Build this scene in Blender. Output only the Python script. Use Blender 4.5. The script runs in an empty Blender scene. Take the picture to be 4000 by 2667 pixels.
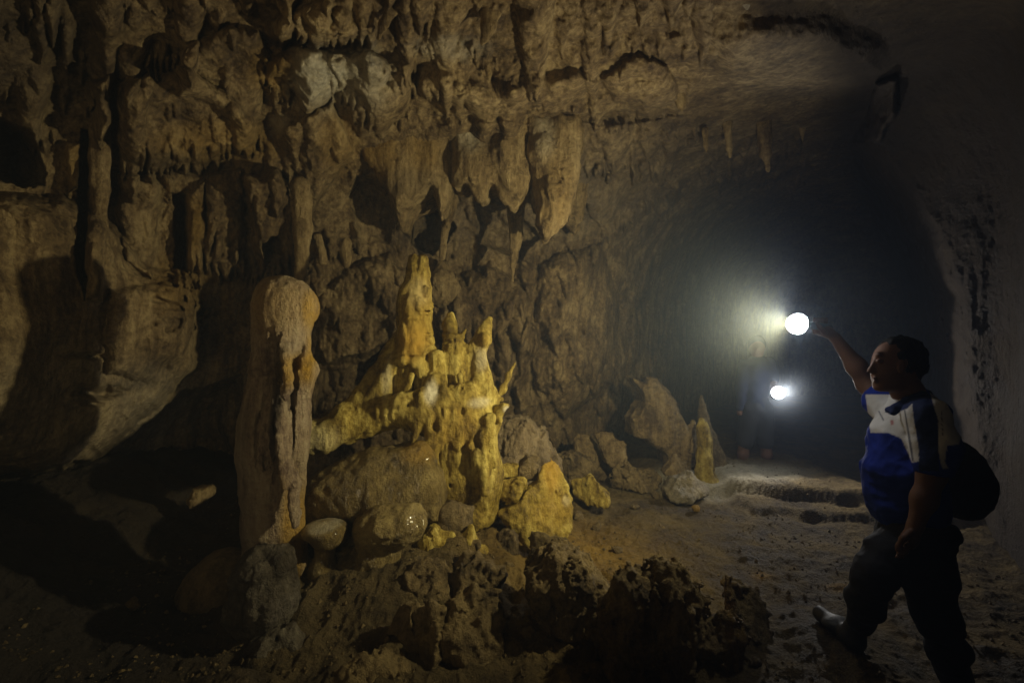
import bpy, math, random
import numpy as np
from mathutils import Vector, Matrix
R = math.radians
F32 = np.float32
scene = bpy.context.scene
COL = scene.collection
# ---------------------------------------------------------------- camera model (16 mm on full frame, level, 1.5 m above the floor)
CAMZ = 1.5
FPX = 1778.0            # focal length in the 4000 px wide frame
def P(px, py, Y):       # a point at distance Y in front of the viewpoint
    return ((px - 2000.0) / FPX * Y, Y, CAMZ - (py - 1333.5) / FPX * Y)
def RR(r, Y):           # a length
    return r * Y / FPX
# ---------------------------------------------------------------- noise
_rt = np.random.RandomState(7).rand(64, 64, 64).astype(F32).ravel()
def vnoise(x, y, z, seed=0):
    x = np.asarray(x, F32) + F32(seed * 17.31); y = np.asarray(y, F32) + F32(seed * 5.77); z = np.asarray(z, F32) + F32(seed * 11.13)
    x, y, z = np.broadcast_arrays(x, y, z)
    xi = np.floor(x); yi = np.floor(y); zi = np.floor(z)
    fx = x - xi; fy = y - yi; fz = z - zi
    xi = xi.astype(np.int32) & 63; yi = yi.astype(np.int32) & 63; zi = zi.astype(np.int32) & 63
    fx = fx * fx * (3 - 2 * fx); fy = fy * fy * (3 - 2 * fy); fz = fz * fz * (3 - 2 * fz)
    x1 = (xi + 1) & 63; y1 = (yi + 1) & 63; z1 = (zi + 1) & 63
    a = xi << 12; b = x1 << 12; c = yi << 6; d = y1 << 6
    t = _rt.take
    v00 = t(a | c | zi) * (1 - fx) + t(b | c | zi) * fx
    v10 = t(a | d | zi) * (1 - fx) + t(b | d | zi) * fx
    v01 = t(a | c | z1) * (1 - fx) + t(b | c | z1) * fx
    v11 = t(a | d | z1) * (1 - fx) + t(b | d | z1) * fx
    v0 = v00 * (1 - fy) + v10 * fy
    v1 = v01 * (1 - fy) + v11 * fy
    return (v0 * (1 - fz) + v1 * fz) * 2 - 1
def fbm(x, y, z, octs=4, seed=0, gain=0.5, lac=2.03):
    s = 0; a = 1.0; n = 0
    for o in range(octs):
        s = s + a * vnoise(x, y, z, seed + o * 3)
        n += a; a *= gain
        x, y, z = (x * 0.8 - y * 0.6) * lac, (x * 0.6 + y * 0.8) * lac, z * lac
    return s / n
def ridged(x, y, z, octs=3, seed=0):
    s = 0; a = 1.0; n = 0
    for o in range(octs):
        s = s + a * (1 - 2 * np.abs(vnoise(x, y, z, seed + o * 3)))
        n += a; a *= 0.55
        x = x * 2.1; y = y * 2.1; z = z * 2.1
    return s / n
def sstep(a, b, x):
    t = np.clip((x - a) / (b - a), 0, 1)
    return t * t * (3 - 2 * t)
# ---------------------------------------------------------------- object helpers
def mesh_np(name, verts, quads, mat=None, smooth=True, attrs=None):
    me = bpy.data.meshes.new(name)
    verts = np.ascontiguousarray(verts, F32); quads = np.ascontiguousarray(quads, np.int32)
    nv, nq = len(verts), len(quads); k = quads.shape[1]
    me.vertices.add(nv); me.vertices.foreach_set('co', verts.ravel())
    me.loops.add(nq * k); me.loops.foreach_set('vertex_index', quads.ravel())
    me.polygons.add(nq)
    me.polygons.foreach_set('loop_start', np.arange(0, nq * k, k, dtype=np.int32))
    try: me.polygons.foreach_set('loop_total', np.full(nq, k, np.int32))
    except Exception: pass
    me.update(calc_edges=True)
    me.polygons.foreach_set('use_smooth', np.full(nq, smooth, bool))
    if attrs:
        for an, av in attrs.items():
            at = me.attributes.new(an, 'FLOAT', 'POINT')
            at.data.foreach_set('value', np.ascontiguousarray(av, F32))
    if mat: me.materials.append(mat)
    me.validate(); me.update()
    return me
def link(name, me, parent=None):
    o = bpy.data.objects.new(name, me); COL.objects.link(o)
    if parent: o.parent = parent
    return o
def tag(o, label=None, cat=None, group=None, kind=None):
    if label: o['label'] = label
    if cat: o['category'] = cat
    if group: o['group'] = group
    if kind: o['kind'] = kind
    return o
def empty(name, loc=(0, 0, 0)):
    o = bpy.data.objects.new(name, None); COL.objects.link(o); o.location = loc
    o.empty_display_size = 0.1
    return o
# ---------------------------------------------------------------- implicit solids
def smin(a, b, k):
    if k <= 0: return np.minimum(a, b)
    h = np.clip(0.5 + 0.5 * (b - a) / k, 0, 1)
    return b * (1 - h) + a * h - k * h * (1 - h)
class Solid:
    """Blobs melted into one solid, meshed on a regular grid."""
    def __init__(s, lo, hi, h):
        s.h = h; s.lo = np.array(lo, float); s.n = [int(math.ceil((hi[i] - lo[i]) / h)) + 1 for i in range(3)]
        s.ax = [(s.lo[i] + h * np.arange(s.n[i])).astype(F32) for i in range(3)]
        s.d = np.full(s.n, 0.35, F32)
    def _win(s, lo, hi, m):
        sl = []
        for i in range(3):
            a = int(max(0, math.floor((lo[i] - m - s.lo[i]) / s.h))); b = int(min(s.n[i], math.ceil((hi[i] + m - s.lo[i]) / s.h) + 1))
            if b <= a: return None
            sl.append(slice(a, b))
        return tuple(sl)
    def _xyz(s, w):
        return s.ax[0][w[0]][:, None, None], s.ax[1][w[1]][None, :, None], s.ax[2][w[2]][None, None, :]
    def _merge(s, w, v, k, op):
        if op == '+': s.d[w] = smin(s.d[w], v, k)
        else: s.d[w] = -smin(-s.d[w], v, k)
    def cap(s, p0, r0, p1, r1, k=0.04, sy=1.0, op='+', w=None):
        """tapered limb; sy > 1 makes it deeper along Y"""
        rm = max(r0, r1); m = max(0.12, k * 1.5)
        lo = [min(p0[i], p1[i]) - rm * (sy if i == 1 else 1) for i in range(3)]
        hi = [max(p0[i], p1[i]) + rm * (sy if i == 1 else 1) for i in range(3)]
        w = s._win(lo, hi, m)
        if w is None: return s
        X, Y, Z = s._xyz(w)
        ax, ay, az = p1[0] - p0[0], (p1[1] - p0[1]) / sy, p1[2] - p0[2]
        X = X - p0[0]; Y = (Y - p0[1]) / sy; Z = Z - p0[2]
        L = ax * ax + ay * ay + az * az + 1e-9
        t = np.clip((X * ax + Y * ay + Z * az) / L, 0, 1).astype(F32)
        v = np.sqrt((X - ax * t) ** 2 + (Y - ay * t) ** 2 + (Z - az * t) ** 2) - (r0 + (r1 - r0) * t)
        s._merge(w, v.astype(F32), k, op); return s
    def chain(s, pts, k=0.04, sy=1.0, op='+'):
        """pts: (point, radius) ..."""
        for (a, ra), (b, rb) in zip(pts[:-1], pts[1:]): s.cap(a, ra, b, rb, k, sy, op)
        return s
    def ell(s, c, r, k=0.04, op='+', rot=None):
        m = max(0.12, k * 1.5); rm = max(r)
        w = s._win([c[i] - rm for i in range(3)], [c[i] + rm for i in range(3)], m)
        if w is None: return s
        X, Y, Z = s._xyz(w)
        X, Y, Z = np.broadcast_arrays(X - F32(c[0]), Y - F32(c[1]), Z - F32(c[2]))
        if rot is not None:
            M = np.array(Matrix.Rotation(rot[2], 3, 'Z') @ Matrix.Rotation(rot[1], 3, 'Y') @ Matrix.Rotation(rot[0], 3, 'X')).T.astype(F32)
            X, Y, Z = (M[0, 0] * X + M[0, 1] * Y + M[0, 2] * Z, M[1, 0] * X + M[1, 1] * Y + M[1, 2] * Z, M[2, 0] * X + M[2, 1] * Y + M[2, 2] * Z)
        q = np.sqrt((X / r[0]) ** 2 + (Y / r[1]) ** 2 + (Z / r[2]) ** 2) + 1e-6
        g = np.sqrt((X / r[0] ** 2) ** 2 + (Y / r[1] ** 2) ** 2 + (Z / r[2] ** 2) ** 2) + 1e-6
        s._merge(w, (q * (q - 1) / g).astype(F32), k, op); return s
    def planes(s, c, pl, k=0.02, rnd=0.02):
        """convex chunk from planes (nx,ny,nz,dist) about c"""
        rm = max(p[3] for p in pl) * 1.8
        w = s._win([c[i] - rm for i in range(3)], [c[i] + rm for i in range(3)], 0.1)
        if w is None: return s
        X, Y, Z = s._xyz(w)
        v = None
        for nx, ny, nz, dd in pl:
            l = math.sqrt(nx * nx + ny * ny + nz * nz)
            q = ((X - c[0]) * nx + (Y - c[1]) * ny + (Z - c[2]) * nz) / l - (dd - rnd)
            v = q if v is None else -smin(-v, -q, rnd)
        s._merge(w, (v - rnd * 0.3).astype(F32), k, '+'); return s
    def noise(s, fn):
        """fn(X,Y,Z) -> metres, pushed outwards; evaluated near the surface only"""
        ix = np.nonzero(np.abs(s.d) < 0.14)
        X = s.ax[0][ix[0]]; Y = s.ax[1][ix[1]]; Z = s.ax[2][ix[2]]
        s.d[ix] -= fn(X, Y, Z).astype(F32); return s
    def mesh(s, name, mat=None, attrs=None, smooth=True, origin=None, keep=True):
        d = s.d; h = s.h
        d[0] = d[-1] = np.maximum(d[0], h * .5) if False else 1.0
        d[:, 0] = 1.0; d[:, -1] = 1.0; d[:, :, 0] = 1.0; d[:, :, -1] = 1.0
        np.minimum(d, 1.0, out=d)
        ins = d < 0
        nx, ny, nz = d.shape
        c = np.zeros((nx - 1, ny - 1, nz - 1), np.int8)
        for i in (0, 1):
            for j in (0, 1):
                for k in (0, 1):
                    c += ins[i:nx - 1 + i, j:ny - 1 + j, k:nz - 1 + k]
        act = (c > 0) & (c < 8)
        A = np.nonzero(act); na = len(A[0])
        idx = np.full(act.shape, -1, np.int32); idx[A] = np.arange(na)
        pos = np.zeros((na, 3), F32); cnt = np.zeros(na, F32)
        cor = {}
        for i in (0, 1):
            for j in (0, 1):
                for k in (0, 1): cor[i, j, k] = d[A[0] + i, A[1] + j, A[2] + k]
        for ax in range(3):
            for u in (0, 1):
                for v in (0, 1):
                    o = [u, v]; o.insert(ax, 0); e = list(o); e[ax] = 1
                    a, b = cor[tuple(o)], cor[tuple(e)]
                    m = (a < 0) != (b < 0)
                    t = np.where(m, a / np.where(m, a - b, 1), 0)
                    for q in range(3):
                        pos[:, q] += np.where(m, (t if q == ax else o[q]), 0)
                    cnt += m
        pos /= cnt[:, None]
        V = np.stack([A[0], A[1], A[2]], 1).astype(F32) + pos
        V = V * h + s.lo.astype(F32)
        Q = []
        for ax in range(3):
            sl0 = [slice(1, -1)] * 3; sl1 = [slice(1, -1)] * 3
            sl0[ax] = slice(0, -1); sl1[ax] = slice(1, None)
            a = ins[tuple(sl0)]; b = ins[tuple(sl1)]
            E = np.nonzero(a != b); inside = a[E]
            g = [E[i] + (0 if i == ax else 1) for i in range(3)]
            u, v = (ax + 1) % 3, (ax + 2) % 3
            def cell(du, dv):
                q = [x.copy() for x in g]; q[u] -= du; q[v] -= dv
                return idx[q[0], q[1], q[2]]
            q = np.stack([cell(1, 1), cell(0, 1), cell(0, 0), cell(1, 0)], 1)
            q[~inside] = q[~inside][:, ::-1]
            Q.append(q)
        Q = np.concatenate(Q)
        Q = Q[(Q >= 0).all(1)]
        if keep:    # keep the largest connected piece only
            lab = np.arange(na)
            for _ in range(400):
                m = lab[Q].min(1)
                new = lab.copy()
                for q in range(4): np.minimum.at(new, Q[:, q], m)
                new = new[new]
                if (new == lab).all(): break
                lab = new
            u_, c_ = np.unique(lab, return_counts=True)
            if len(u_) > 1:
                best = u_[c_.argmax()]; kp = lab == best
                Q = Q[kp[Q].all(1)]; mp = np.cumsum(kp) - 1; V = V[kp]; Q = mp[Q]
        at = {k_: f(V[:, 0], V[:, 1], V[:, 2]) for k_, f in attrs.items()} if attrs else None
        if origin is not None: V = V - np.array(origin, F32)
        return mesh_np(name, V, Q, mat, smooth, at)
def poly_sd(px, py, pts):
    """signed distance to a polygon, negative inside (px, py broadcast arrays)"""
    px, py = np.broadcast_arrays(np.asarray(px, F32), np.asarray(py, F32))
    d = np.full(px.shape, 1e9, F32); s = np.ones(px.shape, bool)
    n = len(pts)
    for i in range(n):
        ax, ay = pts[i]; bx, by = pts[(i + 1) % n]
        ex, ey = bx - ax, by - ay
        wx = px - ax; wy = py - ay
        t = np.clip((wx * ex + wy * ey) / (ex * ex + ey * ey + 1e-9), 0, 1)
        d = np.minimum(d, (wx - ex * t) ** 2 + (wy - ey * t) ** 2)
        c = ((ay > py) != (by > py))
        if ey != 0: s ^= c & (px < ax + ex * (py - ay) / ey)
    return np.sqrt(d) * np.where(s, 1, -1)
def v2(*a):     # picture coordinates of a 2352-wide print -> 4000-wide frame
    return [(x * 1.7007, y * 1.7007) for x, y in a]
def _slab(s, pts, Y0, T, w, k=0.04, op='+', tilt=0.0):
    """thick slab with outline pts (frame coordinates at distance Y0), half thickness T, edge rounding w"""
    q = [(P(x, y, Y0)[0], P(x, y, Y0)[2]) for x, y in pts]
    lo = [min(a for a, b in q), Y0 - T, min(b for a, b in q)]; hi = [max(a for a, b in q), Y0 + T, max(b for a, b in q)]
    wn = s._win(lo, hi, max(0.12, 1.5 * k))
    X, Y, Z = s._xyz(wn)
    w = min(w, T)
    sd = poly_sd(X[:, 0, :], Z[:, 0, :], q)[:, None, :]
    a = sd + w; b = np.abs(Y - Y0 - tilt * (X - q[0][0])) - (T - w)
    a, b = np.broadcast_arrays(a, b)
    v = np.minimum(np.maximum(a, b), 0) + np.sqrt(np.maximum(a, 0) ** 2 + np.maximum(b, 0) ** 2) - w
    s._merge(wn, v.astype(F32), k, op); return s
Solid.slab = _slab
# ================================================================ materials
def nodes_of(m):
    m.use_nodes = True; nt = m.node_tree; nt.nodes.clear(); return nt
def rock_mat(name, c_dark, c_mid, c_light, scale=1.0, rough=(0.55, 0.85), bump=0.6, streak=0.5, pits=0.4, wet=0.0, fine=1.0):
    m = bpy.data.materials.new(name); nt = nodes_of(m); N = nt.nodes; L = nt.links
    out = N.new('ShaderNodeOutputMaterial'); b = N.new('ShaderNodeBsdfPrincipled'); L.new(b.outputs[0], out.inputs[0])
    geo = N.new('ShaderNodeNewGeometry')
    def mp(sx, sy, sz):
        q = N.new('ShaderNodeMapping'); q.inputs['Scale'].default_value = (sx * scale, sy * scale, sz * scale); L.new(geo.outputs['Position'], q.inputs[0]); return q
    def noise(src, sc, det=8, rg=0.6, dist=0.0):
        q = N.new('ShaderNodeTexNoise'); q.inputs['Scale'].default_value = sc; q.inputs['Detail'].default_value = det; q.inputs['Roughness'].default_value = rg
        q.inputs['Distortion'].default_value = dist; L.new(src.outputs[0], q.inputs[0]); return q
    def ramp(src, pts):
        q = N.new('ShaderNodeValToRGB'); e = q.color_ramp.elements
        while len(e) < len(pts): e.new(0.5)
        for i, (p, c) in enumerate(pts): e[i].position = p; e[i].color = (c[0], c[1], c[2], 1) if not isinstance(c, (int, float)) else (c, c, c, 1)
        L.new(src, q.inputs[0]); return q
    def mth(op, a, bb):
        q = N.new('ShaderNodeMath'); q.operation = op
        for i, v in enumerate((a, bb)):
            if isinstance(v, (int, float)): q.inputs[i].default_value = v
            else: L.new(v, q.inputs[i])
        return q.outputs[0]
    def mix(f, a, bb, t='MIX'):
        q = N.new('ShaderNodeMixRGB'); q.blend_type = t
        for i, v in zip(range(3), (f, a, bb)):
            if isinstance(v, (int, float)): q.inputs[i].default_value = v if i == 0 else (v, v, v, 1)
            elif isinstance(v, tuple): q.inputs[i].default_value = (*v, 1)
            else: L.new(v, q.inputs[i])
        return q.outputs[0]
    iso = mp(1, 1, 1); ver = mp(1, 1, 0.16)
    n1 = noise(iso, 2.4, 6, 0.66, 0.5); n2 = noise(ver, 15, 5, 0.66, 0.3); n3 = noise(iso, 28, 5, 0.72)
    a = mth('ADD', mth('MULTIPLY', n1.outputs[0], 1.0 - streak * 0.6), mth('MULTIPLY', n2.outputs[0], streak * 0.6))
    a = mth('ADD', mth('MULTIPLY', a, 0.72), mth('MULTIPLY', n3.outputs[0], 0.28))
    col = ramp(a, [(0.41, c_dark), (0.5, c_mid), (0.60, c_light)]).outputs[0]
    # dark mineral stains and pits
    vor = N.new('ShaderNodeTexVoronoi'); vor.feature = 'F1'; vor.inputs['Scale'].default_value = 38; L.new(mix(0.12, iso.outputs[0], n3.outputs[1], 'ADD'), vor.inputs[0])
    pit = ramp(vor.outputs['Distance'], [(0.12, 0.0), (0.30, 1.0)]).outputs[0]
    n4 = noise(iso, 5.3, 5, 0.6)
    pm = ramp(n4.outputs[0], [(0.50, 0.0), (0.62, 1.0)]).outputs[0]
    pitd = mth('MULTIPLY', mth('SUBTRACT', 1.0, pit), mth('MULTIPLY', pm, pits))
    col = mix(pitd, col, tuple(c * 0.35 for c in c_dark))
    for an, cc in (('white', (0.72, 0.66, 0.50)), ('ochre', (0.46, 0.27, 0.035)), ('dark', (0.035, 0.026, 0.02)), ('grey', (0.17, 0.15, 0.13))):  # vertex tints; dark also carries shade put into the colour
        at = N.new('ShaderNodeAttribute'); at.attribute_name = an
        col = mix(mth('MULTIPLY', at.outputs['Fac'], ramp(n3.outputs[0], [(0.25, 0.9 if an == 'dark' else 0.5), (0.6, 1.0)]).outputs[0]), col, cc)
    L.new(col, b.inputs['Base Color'])
    rr = ramp(n1.outputs[0], [(0.4, rough[0]), (0.62, rough[1])]).outputs[0]
    L.new(rr, b.inputs['Roughness'])
    b.inputs['Specular IOR Level'].default_value = 0.45 if wet else 0.3
    if wet:
        b.inputs['Coat Weight'].default_value = wet; b.inputs['Coat Roughness'].default_value = 0.14
    n5 = noise(iso, 85 * fine, 4, 0.7)
    h = mth('ADD', mth('MULTIPLY', n3.outputs[0], 0.042), mth('MULTIPLY', n2.outputs[0], 0.045 * streak + 0.008))
    h = mth('ADD', h, mth('MULTIPLY', n5.outputs[0], 0.016))
    h = mth('SUBTRACT', h, mth('MULTIPLY', pitd, 0.014))
    bp = N.new('ShaderNodeBump'); bp.inputs['Strength'].default_value = bump; bp.inputs['Distance'].default_value = 1.0 / scale
    L.new(h, bp.inputs['Height']); L.new(bp.outputs[0], b.inputs['Normal'])
    return m
def plain_mat(name, c, rough=0.7, bump=0.0, scale=60, metal=0.0, emit=None, es=0, spec=0.4, c2=None):
    m = bpy.data.materials.new(name); nt = nodes_of(m); N = nt.nodes; L = nt.links
    out = N.new('ShaderNodeOutputMaterial'); b = N.new('ShaderNodeBsdfPrincipled'); L.new(b.outputs[0], out.inputs[0])
    tc = N.new('ShaderNodeTexCoord'); n = N.new('ShaderNodeTexNoise'); n.inputs['Scale'].default_value = scale; n.inputs['Detail'].default_value = 5
    L.new(tc.outputs['Object'], n.inputs[0])
    r = N.new('ShaderNodeValToRGB'); r.color_ramp.elements[0].position = 0.35; r.color_ramp.elements[1].position = 0.65
    c2 = c2 or tuple(x * 0.75 for x in c)
    r.color_ramp.elements[0].color = (*c2, 1); r.color_ramp.elements[1].color = (*c, 1); L.new(n.outputs[0], r.inputs[0]); L.new(r.outputs[0], b.inputs['Base Color'])
    b.inputs['Roughness'].default_value = rough; b.inputs['Metallic'].default_value = metal; b.inputs['Specular IOR Level'].default_value = spec
    if bump:
        bp = N.new('ShaderNodeBump'); bp.inputs['Strength'].default_value = bump; bp.inputs['Distance'].default_value = 0.004; L.new(n.outputs[0], bp.inputs['Height']); L.new(bp.outputs[0], b.inputs['Normal'])
    if emit: b.inputs['Emission Color'].default_value = (*emit, 1); b.inputs['Emission Strength'].default_value = es
    return m
M_wall = rock_mat('cave_limestone', (0.065, 0.040, 0.020), (0.20, 0.135, 0.063), (0.42, 0.31, 0.155), streak=0.7, bump=0.75, pits=0.3, scale=1.0)
M_hang = rock_mat('dripstone', (0.11, 0.070, 0.032), (0.28, 0.195, 0.088), (0.46, 0.34, 0.17), streak=0.9, bump=0.85, pits=0.3)
M_castle = rock_mat('ochre_flowstone', (0.11, 0.068, 0.010), (0.32, 0.225, 0.038), (0.62, 0.49, 0.13), streak=0.9, bump=0.6, pits=0.6, rough=(0.5, 0.8))
M_pillar = rock_mat('pale_column_stone', (0.15, 0.10, 0.07), (0.33, 0.245, 0.155), (0.46, 0.37, 0.24), streak=1.0, bump=0.85, pits=0.5, fine=1.3)
M_wetrock = rock_mat('wet_flowstone', (0.09, 0.058, 0.018), (0.20, 0.14, 0.045), (0.36, 0.27, 0.10), streak=0.5, bump=0.8, pits=0.4, rough=(0.35, 0.6), wet=0.3)
M_mud = rock_mat('cave_mud', (0.06, 0.040, 0.017), (0.125, 0.088, 0.036), (0.21, 0.152, 0.066), streak=0.0, bump=1.0, pits=0.4, rough=(0.6, 0.9), scale=1.2)
M_rough = rock_mat('crumbly_rock', (0.06, 0.040, 0.020), (0.17, 0.12, 0.055), (0.32, 0.235, 0.11), streak=0.5, bump=0.9, pits=0.6, rough=(0.5, 0.85), scale=1.25)
M_grey = rock_mat('grey_wet_rock', (0.05, 0.038, 0.026), (0.11, 0.09, 0.065), (0.24, 0.21, 0.16), streak=0.6, bump=0.8, pits=0.4, rough=(0.45, 0.75), wet=0.0)
# ================================================================ cave shell: wall + roof as one undulating skin round the chamber
def axis(lo, a, b, hi, st, st2):
    return np.concatenate([np.arange(lo, a, st2), np.arange(a, b, st), np.arange(b, hi + 1, st2)]).astype(F32)
def tps(cp):
    p = np.array([(a / 1000, b / 1000) for a, b, c in cp]); v = np.log(np.array([c for a, b, c in cp]))
    n = len(p); K = np.linalg.norm(p[:, None] - p[None], axis=2); U = np.where(K > 0, K * K * np.log(K + 1e-12), 0) + 0.02 * np.eye(n)
    A = np.zeros((n + 3, n + 3)); A[:n, :n] = U; A[:n, n] = 1; A[:n, n + 1:] = p; A[n, :n] = 1; A[n + 1:, :n] = p.T
    w = np.linalg.solve(A, np.concatenate([v, [0, 0, 0]]))
    def f(x, y):
        x = x / 1000; y = y / 1000; s = w[n] + w[n + 1] * x + w[n + 2] * y
        for i in range(n):
            r2 = (x - p[i, 0]) ** 2 + (y - p[i, 1]) ** 2 + 1e-9
            s = s + F32(w[i] * 0.5) * r2 * np.log(r2)
        return np.exp(s)
    return f
base_D = tps([(2000, -1500, 1.05), (0, -1500, 1.0), (4000, -1500, 1.05), (-1600, -1500, .9), (5500, -1500, .95),
  (-1600, 0, 1.15), (-1600, 1300, 1.2), (-1600, 2900, 1.2), (5500, 0, 1.5), (5500, 1300, 2.0), (5500, 2900, 2.0),
  (0, 0, 2.1), (0, 600, 2.7), (0, 1000, 2.8), (0, 1400, 2.7), (0, 2000, 3.0), (0, 2900, 3.1),
  (700, 0, 2.4), (700, 500, 3.2), (700, 900, 3.6), (700, 1300, 3.8), (700, 1800, 3.9), (700, 2900, 4.1),
  (1200, 0, 2.5), (1200, 400, 3.4), (1200, 800, 4.1), (1200, 1200, 4.6), (1200, 1700, 4.7), (1200, 2900, 5),
  (1800, 0, 2.6), (1800, 300, 3.2), (1800, 600, 4.1), (1800, 1000, 4.9), (1800, 1500, 5.1), (1800, 2900, 5.5),
  (2300, 0, 2.6), (2300, 400, 3.6), (2300, 800, 4.8), (2300, 1300, 5.6), (2300, 1700, 5.8), (2300, 2900, 6),
  (2600, 1100, 7.0), (2600, 1500, 7.3), (2700, 0, 2.5), (2900, 300, 3.2), (2900, 550, 4.6), (2900, 800, 7), (2900, 1100, 10.5), (2900, 1700, 11), (2900, 2900, 12),
  (3400, 0, 2.5), (3400, 300, 3.3), (3400, 600, 5.5), (3400, 900, 9), (3400, 1400, 11), (3400, 2900, 11), (4000, 0, 2.5), (4000, 800, 6), (4000, 1500, 9), (4000, 2900, 9)])
gx = axis(-1640, -60, 4060, 5560, 4.5, 40); gy = axis(-1540, -60, 2060, 2960, 4.5, 40)
PX, PY = np.meshgrid(gx, gy)
D = base_D(PX, PY).astype(F32)
# slow meander so outlines are never ruler-straight
wx = PX + 14 * vnoise(PX / 70, PY / 70, 0, 3) + 6 * vnoise(PX / 22, PY / 22, 0, 4)
wy = PY + 14 * vnoise(PX / 70, PY / 70, 9, 5) + 6 * vnoise(PX / 22, PY / 22, 9, 6)
def win(x0, x1, y0, y1):
    i0, i1 = np.searchsorted(gy, [y0, y1]); j0, j1 = np.searchsorted(gx, [x0, x1])
    return slice(max(i0 - 1, 0), i1 + 1), slice(max(j0 - 1, 0), j1 + 1)
def bulge(pts, H, w, warp=True, soft=False):
    xs = [a for a, b in pts]; ys = [b for a, b in pts]
    s = win(min(xs) - 30, max(xs) + 30, min(ys) - 30, max(ys) + 30)
    sd = -poly_sd((wx if warp else PX)[s], (wy if warp else PY)[s], pts)
    t = np.clip(sd / w, 0, 1)
    D[s] -= H * (t * t * (3 - 2 * t) if soft else np.sqrt(1 - (1 - t) ** 2))
LOB = np.zeros_like(D)
def lobe(cx, by, w, L, H):
    s = win(cx - w - 8, cx + w + 8, by - L - 8, by + 8)
    x, y = wx[s], wy[s]
    t = (by - y) / L
    half = w * np.clip(t * 1.6, 0, 1) ** 0.65 + 1e-3
    u = np.clip(1 - np.abs(x - cx) / half, 0, 1) * (t > 0)
    LOB[s] = np.maximum(LOB[s], H * np.sqrt(u * (2 - u)) * (1 - sstep(0.45, 1.0, t)) * (t < 1))
rng = random.Random(11)
# right-hand wall, standing nearer than the passage beside it
sil = np.interp(gy, [-1500, 0, 150, 330, 470, 560, 650, 780, 950, 1150, 1500, 1750, 2000, 2900], [2300, 3100, 3330, 3480, 3420, 3380, 3450, 3540, 3640, 3725, 3750, 3790, 3850, 3950]).astype(F32)[:, None]
nearY = np.interp(gx, [2000, 3400, 3750, 4050, 4600, 5560], [4.6, 4.1, 3.5, 3.0, 2.3, 1.45]).astype(F32)[None, :] * np.interp(gy, [-1540, -400, 200, 700, 3000], [0.35, 0.62, 0.85, 1.0, 1.0])[:, None]
_k = np.ones(81) / 81
nearY = (np.convolve(np.pad(nearY[:, 0] / nearY[0, 0], 40, mode='edge'), _k, 'valid')[:, None] * np.convolve(np.pad(nearY[0], 40, mode='edge'), _k, 'valid')[None, :]).astype(F32)
g = np.clip((sil + 70 - wx) / 520, 0, 1)
RW = nearY + 26 * g ** 2.3
D = np.minimum(D, RW) - 0.12 * np.exp(-np.abs(D - RW) * 6)
# ---- large shapes
bulge(v2((-80, 440), (60, 445), (150, 450), (260, 520), (330, 600), (440, 640), (455, 760), (460, 835), (400, 900), (330, 960), (250, 1035), (150, 1085), (60, 1080), (-80, 1060)), 0.38, 150)
bulge(v2((190, 1060), (260, 1030), (420, 900), (560, 860), (560, 1200), (300, 1300), (-100, 1300), (-100, 1100)), -0.45, 120)
bulge(v2((250, 660), (420, 640), (460, 700), (430, 800), (380, 880), (240, 860)), 0.10, 90)
bulge(v2((-60, 265), (10, 268), (70, 300), (110, 400), (100, 430), (30, 425), (-60, 400)), -0.4, 60)      # dark hole
bulge(v2((205, 180), (250, 170), (262, 300), (250, 480), (235, 690), (195, 690), (205, 480), (215, 300)), 0.14, 40)   # column left
bulge(v2((185, 300), (208, 300), (205, 470), (195, 690), (170, 600)), -0.35, 20)
bulge(v2((150, 330), (190, 325), (195, 430), (160, 440)), 0.12, 20)
bulge(v2((262, 190), (420, 150), (520, 210), (600, 290), (590, 330), (480, 370), (430, 375), (370, 395), (300, 375), (262, 330)), 0.24, 130)  # overhanging shelf
bulge(v2((265, 395), (350, 400), (372, 430), (365, 540), (350, 640), (300, 600), (265, 520)), 0.12, 40)
bulge(v2((395, 445), (425, 440), (430, 620), (400, 615)), -0.3, 14)
bulge(v2((426, 440), (470, 420), (470, 630), (432, 628)), 0.12, 26)
bulge(v2((470, 400), (560, 390), (560, 640), (520, 600), (478, 600)), 0.16, 40)
bulge(v2((560, 400), (640, 390), (690, 460), (706, 560), (690, 640), (600, 650), (575, 560)), 0.42, 50)
bulge(v2((600, 560), (640, 545), (660, 640), (600, 660)), -0.2, 20)
bulge(v2((395, 130), (520, 60), (590, 70), (620, 120), (600, 180), (610, 270), (560, 300), (480, 240), (410, 220)), 0.15, 60)
bulge(v2((590, 75), (640, 20), (760, -20), (880, 60), (870, 100), (760, 110), (690, 92), (630, 118)), 0.16, 70, soft=True)
bulge(v2((600, 128), (690, 105), (760, 118), (850, 118), (940, 150), (950, 190), (930, 260), (880, 300), (830, 320), (800, 262), (782, 205), (765, 225), (740, 240), (700, 268), (682, 240), (676, 190), (612, 180)), 0.24, 80)
bulge(v2((650, 300), (690, 275), (735, 245), (765, 230), (790, 290), (815, 350), (770, 405), (720, 490), (692, 440), (668, 345)), 0.16, 26)
bulge(v2((820, 400), (860, 410), (890, 470), (900, 560), (830, 560), (800, 470)), -0.2, 90)   # dark gap under the curtain
bulge(v2((930, 480), (1010, 455), (1050, 520), (1000, 590), (950, 560)), -0.5, 40)
bulge(v2((1090, 470), (1180, 475), (1240, 540), (1200, 600), (1100, 560)), -0.3, 40)
bulge(v2((930, 190), (1000, 150), (1130, 190), (1330, 150), (1400, 190), (1300, 260), (1100, 255), (960, 235)), 0.15, 60, soft=True)
bulge(v2((980, 262), (1340, 262), (1500, 240), (1560, 270), (1450, 285), (1330, 285), (1000, 285)), -0.07, 22)   # shadow ledge
bulge(v2((1590, 60), (1700, 20), (1900, 15), (2040, 90), (2060, 180), (1950, 240), (1800, 235), (1640, 200)), 0.20, 130, soft=True)   # smooth dome
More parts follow.
